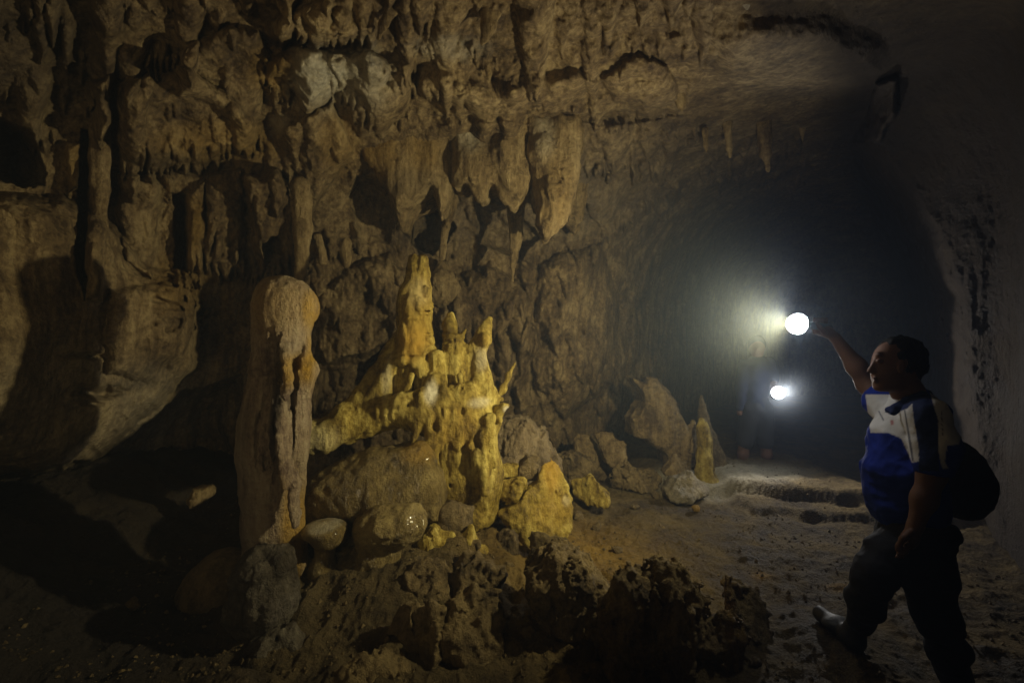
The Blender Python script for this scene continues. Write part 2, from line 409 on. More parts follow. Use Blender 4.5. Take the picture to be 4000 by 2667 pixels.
bulge(v2((1380, 180), (1460, 120), (1540, 150), (1560, 240), (1480, 250), (1410, 235)), 0.16, 50)
bulge(v2((2010, 190), (2060, 180), (2058, 260), (2020, 330), (1990, 330), (1985, 300)), 0.25, 26)
bulge(v2((800, 610), (900, 580), (960, 640), (930, 760), (850, 830), (740, 850), (720, 700)), 0.30, 120)
bulge(v2((1000, 640), (1130, 600), (1220, 660), (1240, 800), (1180, 900), (1050, 860), (990, 740)), 0.25, 110)
bulge(v2((1240, 600), (1380, 560), (1420, 700), (1400, 880), (1300, 960), (1220, 860)), 0.35, 110)
bulge(v2((720, 840), (900, 790), (880, 900), (800, 960), (720, 960)), -0.5, 60)
bulge(v2((1180, 860), (1210, 730), (1235, 760), (1220, 930), (1180, 960)), 0.12, 24)
# ---- fringes and drip lobes
def fringe(line, n, w, L, H, jit=12):
    ln = v2(*line); seg = [math.dist(a, b) for a, b in zip(ln[:-1], ln[1:])]; T = sum(seg)
    for i in range(n):
        q = (i + rng.random()) / n * T; k = 0
        while k < len(seg) - 1 and q > seg[k]: q -= seg[k]; k += 1
        f = q / seg[k]; a, b = ln[k], ln[k + 1]
        lobe(a[0] + (b[0] - a[0]) * f, a[1] + (b[1] - a[1]) * f + rng.uniform(-jit, jit * 1.6), w * rng.uniform(.6, 1.5), L * rng.uniform(.6, 1.4), H * rng.uniform(.6, 1.3))
fringe([(600, 190), (690, 290), (780, 235), (830, 300), (880, 290), (940, 270)], 26, 16, 110, .10, 16)
fringe([(930, 120), (1010, 130), (1080, 140), (1150, 170)], 26, 13, 70, .07, 12)
fringe([(640, 110), (760, 100), (860, 110)], 14, 20, 90, .10)
fringe([(1350, 290), (1420, 310), (1520, 320), (1600, 350), (1700, 360), (1850, 380)], 40, 15, 80, .12, 22)
fringe([(1340, 430), (1450, 400), (1560, 440), (1700, 420), (1850, 440)], 36, 14, 90, .15, 26)
fringe([(1100, 260), (1200, 262), (1320, 262)], 16, 15, 60, .07)
fringe([(400, 660), (480, 640), (580, 650), (700, 640)], 22, 16, 200, .10, 26)
fringe([(270, 400), (370, 410), (470, 390), (600, 350)], 22, 22, 150, .10, 16)
fringe([(1380, 120), (1500, 110), (1640, 130)], 12, 22, 90, .08, 30)
fringe([(900, 210), (1000, 240), (1130, 230)], 14, 18, 90, .08)
fringe([(200, 260), (300, 200), (420, 160)], 14, 20, 120, .08)
fringe([(1380, 560), (1480, 500), (1560, 470)], 16, 16, 100, .12, 30)
for i in range(420):
    x = rng.uniform(-300, 3500); y = rng.uniform(-250, 900)
    if 2750 < x and y > 60: continue
    if x < 500 and y > 700: continue
    s = rng.choice((.35, .45, .6, .8, 1.1, 1.6, 2.4)) * rng.uniform(.8, 1.25)
    lobe(x, y, 26 * s, 120 * s * rng.uniform(.5, 2.2), 0.05 * s)
for i in range(240):
    x = rng.uniform(1150, 2500); y = rng.uniform(1000, 1800); s = rng.uniform(.5, 1.6)
    lobe(x, y, 26 * s, 110 * s, 0.07 * s)
D -= LOB
# ---- weathered relief in true space
def rockify(X, Y, Z, left):
    q = 0.9
    big = fbm(X * 1.7, Y * 1.7, Z * 1.9, 3, 21) * 0.13
    fl = fbm(X * 8.5 + 1.2 * vnoise(X * 2, Y * 2, Z * 2, 5), Y * 8.5, Z * 1.3, 3, 31) * 0.05
    mid = ridged(X * 4.2, Y * 4.2, Z * 4.0, 4, 41) * 0.026 + fbm(X * 6 + vnoise(X * 2, Y * 2, Z * 2, 9), Y * 6, Z * 1.6, 3, 43) * 0.05 * sstep(2.6, 1.9, X)
    fin = fbm(X * 17, Y * 17, Z * 14, 4, 51, .62) * 0.034
    ms = sstep(-0.15, 0.25, vnoise(X * 1.1, Y * 1.1, Z * 1.1, 61))
    return big + fl * ms * 1.6 + mid * (1.2 - ms * .6) + fin
WX = (PX - 2000) / FPX * D; WZ = CAMZ - (PY - 1333.5) / FPX * D
nz = rockify(WX, D, WZ, None)
# smooth areas: pale sheet far left, dome, passage
smooth = np.ones_like(D)
for c, rad, a in (((250, 1450), (480, 520), .62), ((3080, 230), (420, 240), .75), ((3500, 350), (700, 420), .45)):
    q = ((PX - c[0]) / rad[0]) ** 2 + ((PY - c[1]) / rad[1]) ** 2
    smooth *= 1 - a * np.exp(-q ** 2)
nz = nz * smooth * np.clip(D / 3.4, 0.3, 1.5) * (1 - .55 * sstep(-40, 120, wx - sil))
# pocked patch
pk = np.exp(-(((PX - 700) / 110) ** 2 + ((PY - 1180) / 150) ** 2) ** 2)
pv = vnoise(WX * 16, D * 9, WZ * 24, 71); nz = nz - pk * 0.10 * sstep(0.2, 0.5, pv)
for cx, cy, rx, ry, dd in ((380, 1530, 95, 14, .12), (330, 1390, 75, 10, .09), (640, 1445, 40, 30, .08), (350, 1575, 50, 14, .06)):
    nz = nz - dd * np.exp(-(((PX - cx) / rx) ** 2 + ((wy - cy) / ry) ** 2))
D2 = D - nz
WX = (PX - 2000) / FPX * D2; WZ = CAMZ - (PY - 1333.5) / FPX * D2
V = np.stack([WX, D2, WZ], -1).reshape(-1, 3)
ny_, nx_ = D.shape
I = np.arange(ny_ * nx_).reshape(ny_, nx_)
Q = np.stack([I[:-1, :-1], I[1:, :-1], I[1:, 1:], I[:-1, 1:]], -1).reshape(-1, 4)
fx, fy = PX.ravel(), PY.ravel()
def patch(cx, cy, rx, ry, p=2): return np.exp(-(((wx.ravel() - cx) / rx) ** 2 + ((wy.ravel() - cy) / ry) ** 2) ** p)
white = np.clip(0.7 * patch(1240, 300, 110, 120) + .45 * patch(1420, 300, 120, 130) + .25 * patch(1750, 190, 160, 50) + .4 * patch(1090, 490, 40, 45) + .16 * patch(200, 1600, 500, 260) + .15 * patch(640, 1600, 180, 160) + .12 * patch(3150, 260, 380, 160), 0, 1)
ochre = np.clip(.35 * patch(1060, 270, 90, 90) + .3 * patch(880, 560, 260, 90) + .35 * patch(760, 880, 50, 120) + .25 * patch(1330, 560, 90, 120) + .3 * patch(300, 640, 60, 120) + .25 * patch(700, 1100, 120, 120), 0, 1)
dark = np.clip(.5 * patch(0, 600, 180, 120) + .55 * patch(250, 2300, 1200, 400, 3) + .35 * patch(700, 650, 260, 60) + .96 * sstep(-330, -60, (wx - sil + 60 * vnoise(PX / 160, PY / 160, 3, 12))).ravel() * sstep(-700, 300, PY).ravel() + .6 * patch(0, 100, 520, 420), 0, 1)  # shade painted into right wall, lower left, hole and under the shelf
grey = np.clip(.3 * patch(1950, 800, 500, 200) + .3 * patch(2700, 700, 600, 300), 0, 1)
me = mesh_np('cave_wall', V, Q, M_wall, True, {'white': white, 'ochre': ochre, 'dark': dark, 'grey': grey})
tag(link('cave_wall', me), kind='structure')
# ================================================================ floor
def floor_h(X, Y):
    X = np.asarray(X, F32); Y = np.asarray(Y, F32)
    h = 0.34 * np.exp(-(((X + 1.05) / .95) ** 2 + ((Y - 3.75) / .85) ** 2) ** 1.5)
    h = h + 0.16 * np.exp(-(((X + .75) / .75) ** 2 + ((Y - 2.85) / .5) ** 2) ** 2)
    h = h + 0.5 * sstep(-1.9, -3.4, X) + 0.25 * sstep(5.2, 6.5, Y) * sstep(1.6, 0.5, X)
    h = h + 0.16 * np.exp(-(((X - .3) / .5) ** 2 + ((Y - 4.6) / .35) ** 2))
    # sunken basin with a pale rim ledge behind it
    sx = np.interp(X, [1.4, 1.75, 2.3, 2.9, 3.6], [4.30, 4.42, 4.32, 4.05, 3.8]).astype(F32) + 0.05 * vnoise(X * 3, Y * 0, 0, 5)
    h = h + 0.13 * sstep(-0.04, 0.04, Y - sx + .03 * vnoise(X * 9, Y * 9, 0, 6)) * sstep(1.35, 1.6, X) * (1 - sstep(3.1, 3.6, X))
    sx2 = np.interp(X, [2.0, 2.4, 2.8, 3.4], [3.98, 3.92, 3.80, 3.6]).astype(F32)
    h = h + 0.07 * sstep(-0.04, 0.04, Y - sx2 + .03 * vnoise(X * 8, Y * 8, 0, 7)) * sstep(2.0, 2.15, X)
    h = h - 0.06 * np.exp(-(((X - 2.5) / .5) ** 2 + ((Y - 3.55) / .2) ** 2))
    n = fbm(X * 1.3, Y * 1.3, 0.3, 3, 81) * 0.07 + ridged(X * 5, Y * 6.5, 0.2, 2, 82) * 0.018
    rip = vnoise(X * 5 + 1.3 * vnoise(X * 2, Y * 2, 0, 3), Y * 17, .5, 83) * 0.016
    rip = rip * sstep(0.3, 1.2, X)
    rough = sstep(1.3, 0.3, X) * sstep(4.6, 4.0, Y)
    n = n + rough * (ridged(X * 7, Y * 7, 3.1, 3, 84) * 0.035 + 0.05 * sstep(.1, .6, vnoise(X * 4, Y * 4, 1.7, 85)))
    h = h + .055 * np.exp(-(((X - 1.60) / .22) ** 2 + ((Y - 2.25) / .3) ** 2) ** 2)
    n = n + ridged(X * 11, Y * 11, 4.4, 3, 88) * .010
    return h + n + rip * .5 + fbm(X * 22, Y * 22, 1.1, 3, 86) * 0.009
def fh(x, y): return float(floor_h(np.array([x]), np.array([y]))[0])
pyr = np.concatenate([np.arange(1440, 1800, 3.5), np.arange(1800, 2760, 3.2), np.arange(2760, 6000, 60)])
Yr = (1.5 * FPX / (pyr - 1333.5)).astype(F32)
pxc = np.concatenate([np.arange(-2000, -50, 60), np.arange(-50, 4060, 4.5), np.arange(4060, 6000, 60)]).astype(F32)
FX = (pxc[None, :] - 2000) / FPX * Yr[:, None]; FY = np.broadcast_to(Yr[:, None], FX.shape)
FZ = floor_h(FX, FY)
I = np.arange(FX.size).reshape(FX.shape)
Q = np.stack([I[:-1, :-1], I[:-1, 1:], I[1:, 1:], I[1:, :-1]], -1).reshape(-1, 4)[:, ::-1]
fxx, fyy = FX.ravel(), FY.ravel()
och = .55 * np.exp(-(((fxx - .45) / .6) ** 2 + ((fyy - 3.2) / .6) ** 2)) + .8 * np.exp(-(((fxx - 1.62) / .06) ** 2 + ((fyy - 2.95) / .05) ** 2)) + .8 * np.exp(-(((fxx - 2.0) / .09) ** 2 + ((fyy - 2.78) / .04) ** 2))
drk = .8 * sstep(-1.1, -1.9, fxx) + .35 * sstep(2.9, 2.2, fyy) * sstep(.3, -.5, fxx)  # left floor darkened in its colour to stand in for shadow
wht = .85 * np.exp(-(((fxx - 2.1) / .8) ** 2 + ((fyy - 4.6) / .3) ** 2) ** 2)
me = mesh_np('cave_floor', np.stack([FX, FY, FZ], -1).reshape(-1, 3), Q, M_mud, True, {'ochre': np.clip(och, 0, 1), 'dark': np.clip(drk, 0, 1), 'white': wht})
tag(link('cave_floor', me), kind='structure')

# loose grit and crumbs trodden into the mud
gr = np.random.RandomState(4); n_ = 5200
gxx = gr.uniform(-2.4, 3.2, n_); gyy = 2.0 + 3.2 * gr.rand(n_) ** 1.5; gm = vnoise(gxx * 2.2, gyy * 2.2, 0.5, 9) > -.25 * gr.rand(n_)
gxx, gyy = gxx[gm], gyy[gm]; gs = (0.004 + 0.012 * gr.rand(len(gxx)) ** 3).astype(F32); gz = floor_h(gxx, gyy)
ob = np.array([(1, 0, 0), (-1, 0, 0), (0, 1, 0), (0, -1, 0), (0, 0, .8), (0, 0, -.8)], F32)
ob = ob[None] * gr.uniform(.6, 1.3, (len(gxx), 6, 1)) + gr.uniform(-.25, .25, (len(gxx), 6, 3))
gv = np.stack([gxx, gyy, gz + gs * .25], 1)[:, None, :] + ob * gs[:, None, None]
gf = np.array([(0, 2, 4), (2, 1, 4), (1, 3, 4), (3, 0, 4), (2, 0, 5), (1, 2, 5), (3, 1, 5), (0, 3, 5)])
gq = (gf[None] + (np.arange(len(gxx)) * 6)[:, None, None]).reshape(-1, 3)
tag(link('gravel', mesh_np('gravel', gv.reshape(-1, 3), gq, M_rough, False)), kind='stuff')
# ================================================================ cave formations, each one a thing of its own
def craggy(a=0.03, f=6.0, seed=0, flute=0.0, pit=0.0):
    def fn(X, Y, Z):
        r = ridged(X * f, Y * f, Z * f, 3, seed) * a + fbm(X * f * 3.1, Y * f * 3.1, Z * f * 3.1, 4, seed + 9, .65) * a * 0.8
        if flute: r = r + fbm(X * 20 + .6 * vnoise(X * 5, Y * 5, Z * 5), Y * 20, Z * 2.2, 3, seed + 17) * flute
        if pit: r = r - pit * .45 * sstep(.2, .7, vnoise(X * f * 4.2, Y * f * 4.2, Z * f * 2.6, seed + 23)) + ridged(X * f * 4.5, Y * f * 4.5, Z * f * 3, 3, seed + 29) * pit * .8
        return r
    return fn
def finish(s, name, mat, label, cat, base, group=None, attrs=None):
    me = s.mesh(name, mat, attrs, origin=base)
    o = link(name, me); o.location = base
    tag(o, label, cat, group); return o
def blob(xz, rx, rz):      # attribute patch round a frame point
    (cx, cy, Y) = xz; c = P(cx, cy, Y)
    return lambda X, Yy, Z: np.exp(-(((X - c[0]) / RR(rx, Y)) ** 2 + ((Z - c[2]) / RR(rz, Y)) ** 2) ** 2)
def osum(*fs):
    return lambda X, Y, Z: np.clip(sum(a * f(X, Y, Z) for a, f in fs), 0, 1)
def bounds(pts, Y, dz=0.0, dep=0.4, m=0.1):
    q = [P(x, y, Y) for x, y in pts]
    return ([min(a[0] for a in q) - m, Y - dep - m, min(a[2] for a in q) - m - dz], [max(a[0] for a in q) + m, Y + dep + m, max(a[2] for a in q) + m])
# ---------------------------------------------------------------- great castle-shaped formation
YC = 3.3
def c(x, y, dy=0.0): return P(x, y, YC + dy)
s = Solid([-1.62, 2.62, 0.2], [0.12, 4.15, 2.25], 0.0092)
r = lambda a: RR(a, YC)
s.chain([(c(1621, 1012), r(22)), (c(1624, 1060), r(30)), (c(1626, 1100), r(36)), (c(1618, 1150), r(50)), (c(1610, 1185), r(58)), (c(1613, 1240), r(60)), (c(1620, 1330), r(66)), (c(1626, 1420), r(92)), (c(1640, 1520), r(120))], 0.03, 1.0)
s.chain([(c(1655, 1014), r(18)), (c(1650, 1070), r(26)), (c(1655, 1130), r(24)), (c(1662, 1200), r(22)), (c(1668, 1330), r(26))], 0.02)
s.ell(c(1668, 1140, -.06), (r(16), r(16), r(24)), 0.02)
s.ell(c(1600, 1300, -.12), (r(48), r(36), r(66)), 0.02).ell(c(1612, 1200, -.10), (r(42), r(30), r(46)), 0.015)
s.chain([(c(1650, 1380, -.05), r(40)), (c(1700, 1400, -.10), r(26)), (c(1712, 1440, -.1), r(24)), (c(1705, 1500, -.1), r(46))], 0.04)
# flank ridge running down to the arm
s.chain([(c(1575, 1330, .05), r(40)), (c(1530, 1390, 0), r(34)), (c(1480, 1470, -.05), r(36)), (c(1420, 1560, -.12), r(42)), (c(1350, 1630, -.18), r(46)), (c(1270, 1690, -.24), r(44)), (c(1190, 1705, -.28), r(52))], 0.05)
s.slab([(1590, 1340), (1500, 1420), (1440, 1520), (1350, 1620), (1400, 1690), (1560, 1640), (1740, 1640), (1740, 1450), (1660, 1400)], YC + .02, 0.16, 0.16, 0.10)
for i in range(9):      # draped folds sweeping down the flank towards the arm
    u = i / 8
    s.chain([(c(1590 - 20 * u, 1350 + 150 * u, -.12 - .03 * u), r(13)), (c(1500 - 10 * u, 1470 + 110 * u, -.17), r(15)), (c(1400, 1600 + 50 * u, -.19), r(14)), (c(1270, 1690 + 30 * u, -.26), r(12)), (c(1190, 1705 + 36 * u, -.30), r(12))], 0.03)
s.chain([(c(1350, 1650, -.2), r(44)), (c(1270, 1715, -.26), r(40)), (c(1190, 1730, -.3), r(36))], 0.05)
# body above the arch
s.chain([(c(1370, 1680, -.16), r(44)), (c(1450, 1636, -.14), r(52)), (c(1540, 1600, -.15), r(50)), (c(1640, 1610, -.16), r(58)), (c(1750, 1630, -.12), r(72)), (c(1850, 1640, -.08), r(72))], 0.08, 1.0)
s.slab([(1600, 1560), (1700, 1480), (1860, 1480), (1930, 1600), (1925, 1700), (1935, 1800), (1945, 1900), (1900, 1960), (1680, 1980), (1690, 1800), (1700, 1700), (1620, 1660)], YC + .06, 0.30, 0.2, 0.08)
s.chain([(c(1870, 1680, -.08), r(62)), (c(1860, 1850, -.06), r(90)), (c(1830, 1960, 0), r(125))], 0.08).chain([(c(1760, 1700, -.12), r(60)), (c(1780, 1850, -.10), r(80)), (c(1790, 1960, -.05), r(100))], 0.08)
# second spire with its hooked horn
s.chain([(c(1760, 1232), r(12)), (c(1757, 1270), r(24)), (c(1765, 1320), r(28)), (c(1775, 1360), r(38)), (c(1768, 1400, -.02), r(44)), (c(1775, 1480, -.03), r(50)), (c(1790, 1580), r(70))], 0.03)
s.chain([(c(1785, 1335, -.02), r(16)), (c(1803, 1318, -.03), r(10)), (c(1812, 1298, -.03), r(7)), (c(1822, 1284, -.03), r(4))], 0.015)
# third spire
s.chain([(c(1915, 1245, .05), r(10)), (c(1900, 1275, .04), r(19)), (c(1888, 1310, .03), r(27)), (c(1880, 1345, .02), r(25)), (c(1868, 1400), r(28)), (c(1875, 1480), r(42)), (c(1895, 1560), r(52)), (c(1900, 1640), r(60))], 0.03)
s.ell(c(1895, 1328, -.03), (r(26), r(24), r(30)), 0.02)
s.chain([(c(1800, 1350), r(12)), (c(1838, 1352), r(11)), (c(1868, 1320), r(14))], 0.025)
s.chain([(c(1850, 1370), r(16)), (c(1822, 1400), r(20)), (c(1820, 1500), r(34))], 0.03)
# right-hand horn
s.chain([(c(1925, 1650, -.08), r(26)), (c(1948, 1610, -.1), r(17)), (c(1965, 1590, -.11), r(13)), (c(1979, 1585, -.11), r(9))], 0.03)
s.chain([(c(1925, 1580, .05), r(20)), (c(1965, 1520, .1), r(12)), (c(1985, 1470, .12), r(8)), (c(2010, 1420, .14), r(5))], 0.03)
s.chain([(c(1930, 1560), r(14)), (c(1955, 1560), r(10))], 0.02)
# fluted niche under a hood
s.ell(c(1588, 1498, -.24), (r(66), .17, r(86)), 0.012, '-')
for x, a in ((1548, 9), (1577, 13), (1606, 9), (1630, 12)):
    s.chain([(c(x, 1408, -.15), r(a + 6)), (c(x + 3, 1470, -.13), r(a)), (c(x + 5, 1590, -.16), r(a + 2))], 0.01)
s.chain([(c(1530, 1420, -.16), r(16)), (c(1580, 1405, -.2), r(16)), (c(1630, 1412, -.18), r(18)), (c(1650, 1460, -.18), r(16))], 0.02)
s.chain([(c(1500, 1600, -.22), r(26)), (c(1560, 1560, -.26), r(20)), (c(1650, 1545, -.24), r(22)), (c(1700, 1480, -.2), r(20))], 0.04)
# swirl hollow and drip folds
s.ell(c(1655, 1600, -.36), (r(22), .06, r(26)), 0.02, '-')
s.ell(c(1875, 1680, -.4), (r(14), .10, r(60)), 0.03, '-')
s.ell(c(1735, 1500, -.2), (r(12), .08, r(50)), 0.03, '-')
for i in range(16):
    x = rng.uniform(1700, 1930); y = rng.uniform(1600, 1760)
    s.chain([(c(x, y, -.22), r(8)), (c(x - rng.uniform(0, 30), y + rng.uniform(60, 160), -.24), r(5))], 0.03)
cr = random.Random(3)
for x, y, n_ in ((1765, 1330, 5), (1772, 1440, 5), (1612, 1210, 3), (1625, 1330, 3)):      # stacked growth rings
    for i in range(n_):
        w_ = r(36 + 14 * (y > 1400) + 20 * (x < 1700)); yy = y + i * 17 - 20
        s.ell(c(x + cr.uniform(-8, 8), yy, -.03), (w_, w_ * .9, r(6)), 0.012)
for i in range(22):      # drip ribs running down the faces
    x = cr.uniform(1590, 1915); y = cr.uniform(1620, 1760) if i > 6 else cr.uniform(1400, 1480); L_ = cr.uniform(70, 220)
    if y < 1560 and x > 1800: continue
    dy = -.13 - .10 * (y - 1380) / 260 - .03 * (x < 1750)
    s.chain([(c(x + (x - 1720) * .08 * t_ + 6 * math.sin(t_ * 3 + i), y + L_ * t_, dy - .03 * t_), r(10 - 3 * t_)) for t_ in (0, .33, .66, 1)], 0.028)
for i in range(12):      # small hollows
    x = cr.uniform(1580, 1930); y = cr.uniform(1180, 1900)
    if x > 1680 and y < 1420: continue
    s.ell(c(x, y, -.16 - .12 * min(1, max(0, (y - 1400) / 200))), (r(cr.uniform(5, 12)), .07, r(cr.uniform(8, 22))), 0.008, '-')
for x, y in ((1950, 1640), (1480, 1470), (1890, 1590), (1650, 1400)):
    s.ell(c(x, y, -.12), (r(15), r(15), r(13)), 0.012)
s.noise(lambda X, Y, Z: ridged(X * 5, Y * 5, Z * 5, 3, 101) * 0.008 + fbm(X * 17, Y * 17, Z * 11, 4, 102, .6) * 0.012 + fbm(X * 26 + vnoise(X * 4, Y * 4, Z * 4) * 2, Y * 26, Z * 3.5, 3, 103) * 0.013)
finish(s, 'castle_formation', M_castle, 'tall ochre flowstone castle of spires with an arm reaching to the stalagmite column', 'rock formation', c(1750, 1950, .05),
       attrs={'white': osum((.95, blob((1708, 1515, YC), 22, 46)), (.9, blob((1978, 1588, YC), 14, 14)), (.5, blob((1880, 1560, YC), 40, 18)), (.35, blob((1260, 1700, YC - .2), 90, 60)), (.3, blob((1640, 1150, YC), 40, 60)), (.35, blob((1880, 1400, YC), 30, 50)), (.4, blob((1540, 1460, YC), 18, 80))),
              'ochre': osum((.6, blob((1630, 1340, YC), 60, 70)), (.4, blob((1640, 1250, YC), 60, 200)), (.3, blob((1800, 1650, YC), 120, 90)), (.3, blob((1890, 1320, YC), 40, 40))),
              'dark': osum((.45, blob((1880, 1690, YC), 20, 60)), (.3, blob((1480, 1500, YC), 40, 80)))})
# ---------------------------------------------------------------- big column in front
YP = 2.6
c = lambda x, y, dy=0.0: P(x, y, YP + dy)
r = lambda a: RR(a, YP)
s = Solid([-1.68, 2.25, 0.05], [-1.0, 2.98, 2.0], 0.0075)
s.ell(c(1112, 1200), (r(112), r(105), r(112)), 0.05)
s.ell(c(1100, 1125), (r(82), r(76), r(38)), 0.05).ell(c(1025, 1270), (r(32), r(40), r(46)), 0.04).ell(c(1200, 1190), (r(34), r(50), r(52)), 0.04)
s.chain([(c(1105, 1200), r(100)), (c(1100, 1330), r(95)), (c(1095, 1450), r(104)), (c(1082, 1560), r(112)), (c(1072, 1660), r(122)), (c(1066, 1760), r(122)), (c(1066, 1900), r(112)), (c(1066, 2040), r(104)), (c(1070, 2180), r(100)), (c(1060, 2300), r(100))], 0.05)
s.chain([(c(1185, 1330), r(26)), (c(1188, 1400, -.02), r(24)), (c(1200, 1445, -.02), r(38)), (c(1186, 1510, -.02), r(30)), (c(1178, 1600, -.02), r(26)), (c(1172, 1750, -.02), r(28)), (c(1160, 1880, -.02), r(30)), (c(1150, 2000), r(30)), (c(1160, 2120), r(36)), (c(1172, 2200), r(34)), (c(1160, 2290), r(26)), (c(1150, 2340), r(12))], 0.025)
# deep groove on the right of the face
s.chain([(c(1176, 1300, -.09), r(6)), (c(1162, 1350, -.10), r(14)), (c(1148, 1430, -.10), r(18)), (c(1142, 1520, -.11), r(17)), (c(1132, 1600, -.13), r(17)), (c(1126, 1720, -.14), r(18)), (c(1122, 1860, -.14), r(8))], 0.005, 2.8, '-')
s.chain([(c(1150, 1700, -.17), r(6)), (c(1140, 1840, -.17), r(5))], 0.012, 1.8, '-')
s.chain([(c(1132, 1600, -.15), r(4)), (c(1131, 1850, -.15), r(5))], 0.012, 1.5)
for x, y0, y1, a in ((1050, 1300, 1480, 6), (1075, 1290, 1420, 7), (1098, 1300, 1540, 7), (1030, 1340, 1600, 7), (1120, 1350, 1560, 8), (1088, 1480, 1760, 7), (1062, 1500, 1800, 6), (1022, 1600, 1840, 6), (1106, 1560, 1900, 9), (1150, 1850, 2050, 7)):
    q = [(c(x + 5 * math.sin(i * 1.7 + x), y0 + (y1 - y0) * i / 5, -.15 - .012 * i * (y1 > 1500)), r(a * 1.5 * (1 - .3 * (i in (0, 5))))) for i in range(6)]
    s.chain(q, 0.022, 1.6)
for x, y0, y1 in ((1062, 1300, 1440), (1087, 1290, 1430), (1012, 1620, 1860), (1040, 1480, 1700), (1110, 1400, 1500)):
    s.chain([(c(x, y0, -.17), r(7)), (c(x - 6, (y0 + y1) / 2, -.18), r(9)), (c(x - 3, y1, -.19), r(5))], 0.012, 2.6, '-')
s.noise(lambda X, Y, Z: fbm(X * 4, Y * 4, Z * 3, 2, 111) * 0.014 + fbm(X * 30 + vnoise(X * 6, Y * 6, Z * 6) * 1.5, Y * 30, Z * 3.2, 3, 112) * 0.011 + fbm(X * 40, Y * 40, Z * 40, 2, 113) * 0.004)
finish(s, 'stalagmite_column', M_pillar, 'tall thick stalagmite column with a rounded bulging head and a deep groove down its face', 'stalagmite', c(1062, 2300),
       attrs={'ochre': osum((.75, blob((1192, 1440, YP), 50, 60)), (.9, blob((1172, 2080, YP), 34, 230)), (.32, blob((1110, 1190, YP), 130, 120)), (.7, blob((1225, 1300, YP), 20, 200))),  # yellow rim light painted down the right edge; cap is ochre stone
              'dark': osum((.95, blob((1142, 1600, YP), 24, 270)), (.3, blob((1010, 1640, YP), 60, 80))), 'grey': osum((.35, blob((1000, 1900, YP), 60, 300)), (.2, blob((1110, 1110, YP), 60, 20)))})  # groove darkened in the colour to deepen its shade
# ---------------------------------------------------------------- generic builders
def lump(name, label, cat, Y, parts, mat=None, h=0.012, k=0.05, nz=None, dep=None, group=None, attrs=None, base=None, slabs=(), cuts=()):
    """parts: (px, py, dy, rx, rz[, ry]) ellipsoids in frame units"""
    pts = [(p[0] + a * p[3], p[1] + b * p[4]) for p in parts for a in (-1, 1) for b in (-1, 1)] + [q for sl in slabs for q in sl[0]]
    d = max([RR((p[5] if len(p) > 5 else p[3]), Y) + abs(p[2]) for p in parts] + [sl[1] for sl in slabs])
    lo, hi = bounds(pts, Y, 0, d, 0.06)
    s = Solid(lo, hi, h)
    for pts_, T, w_ in slabs: s.slab(pts_, Y, T, w_, k)
    for p in parts:
        ry = p[5] if len(p) > 5 else p[3]
        s.ell(P(p[0], p[1], Y + p[2]), (RR(p[3], Y), RR(ry, Y), RR(p[4], Y)), k)
    for p in cuts: s.ell(P(p[0], p[1], Y + p[2]), (RR(p[3], Y), RR(p[5], Y), RR(p[4], Y)), 0.02, '-')
    s.noise(nz or craggy(0.02, 6, hash(label) % 97 if False else len(label) * 3))
    b = base or P(sum(p[0] for p in pts) / len(pts), max(p[1] for p in pts), Y)
    return finish(s, name, mat or M_rough, label, cat, b, group, attrs)
def chunk(label, pts, Y, T, seed, mat=None, a=0.03, f=6, w=0.04, h=0.011, name='rock', cat='rock', group=None, flute=0.0, pit=0.01, attrs=None, extra=(), k=0.03, ncut=6, cmin=.62):
    """broken rock with a given outline: slab core, sliced by random planes, roughened"""
    lo, hi = bounds(pts, Y, 0, T, 0.07)
    s = Solid(lo, hi, h)
    s.slab(pts, Y, T, w, k)
    for e in extra: s.ell(P(e[0], e[1], Y + e[2]), (RR(e[3], Y), RR(e[3], Y) * 1.0, RR(e[4], Y)), k)
    cx = (lo[0] + hi[0]) / 2; cz = (lo[2] + hi[2]) / 2; rr_ = random.Random(seed)
    X, Yy, Z = s._xyz((slice(None),) * 3)
    for i in range(ncut):     # slanting facets front and back
        ny = rr_.choice((-1, -1, 1)); nx = rr_.uniform(-.9, .9); nzv = rr_.uniform(.1, .9)
        l = math.sqrt(nx * nx + 1 + nzv * nzv)
        dd = T * rr_.uniform(cmin, .98)
        q = ((X - cx - rr_.uniform(-.3, .3) * (hi[0] - lo[0])) * nx + (Yy - Y) * ny + (Z - cz - rr_.uniform(-.2, .3) * (hi[2] - lo[2])) * nzv) / l - dd
        s.d = -smin(-s.d, -(q + 0 * s.d), 0.02).astype(F32)
    s.noise(craggy(a, f, seed, flute, pit))
    b = P(sum(p[0] for p in pts) / len(pts), max(p[1] for p in pts), Y)
    return finish(s, name, mat or M_rough, label, cat, b, group, attrs)
def stalactite(label, chain, Y, seed=0, mat=None, k=0.02, h=0.01, sy=0.8, name='stalactite', group=None, a=0.012, white=0.0):
    lo = [min(P(x - q, y, Y)[0] for x, y, q in chain) - .06, Y - max(RR(q, Y) for x, y, q in chain) - .08, min(P(x, y + q, Y)[2] for x, y, q in chain) - .05]
    hi = [max(P(x + q, y, Y)[0] for x, y, q in chain) + .06, Y + max(RR(q, Y) for x, y, q in chain) + .08, max(P(x, y - q, Y)[2] for x, y, q in chain) + .05]
    s = Solid(lo, hi, h)
    s.chain([(P(x, y, Y), RR(q, Y)) for x, y, q in chain], k, sy)
    s.noise(lambda X, Yy, Z: fbm(X * 22, Yy * 22, Z * 3, 3, seed) * a * 1.2 + fbm(X * 9, Yy * 9, Z * 9, 2, seed + 5) * a)
    b = P(chain[-1][0], chain[-1][1], Y)
    return finish(s, name, mat or M_hang, label, name.replace('_', ' '), b, group, {'white': lambda X, Y_, Z: X * 0 + white} if white else None)
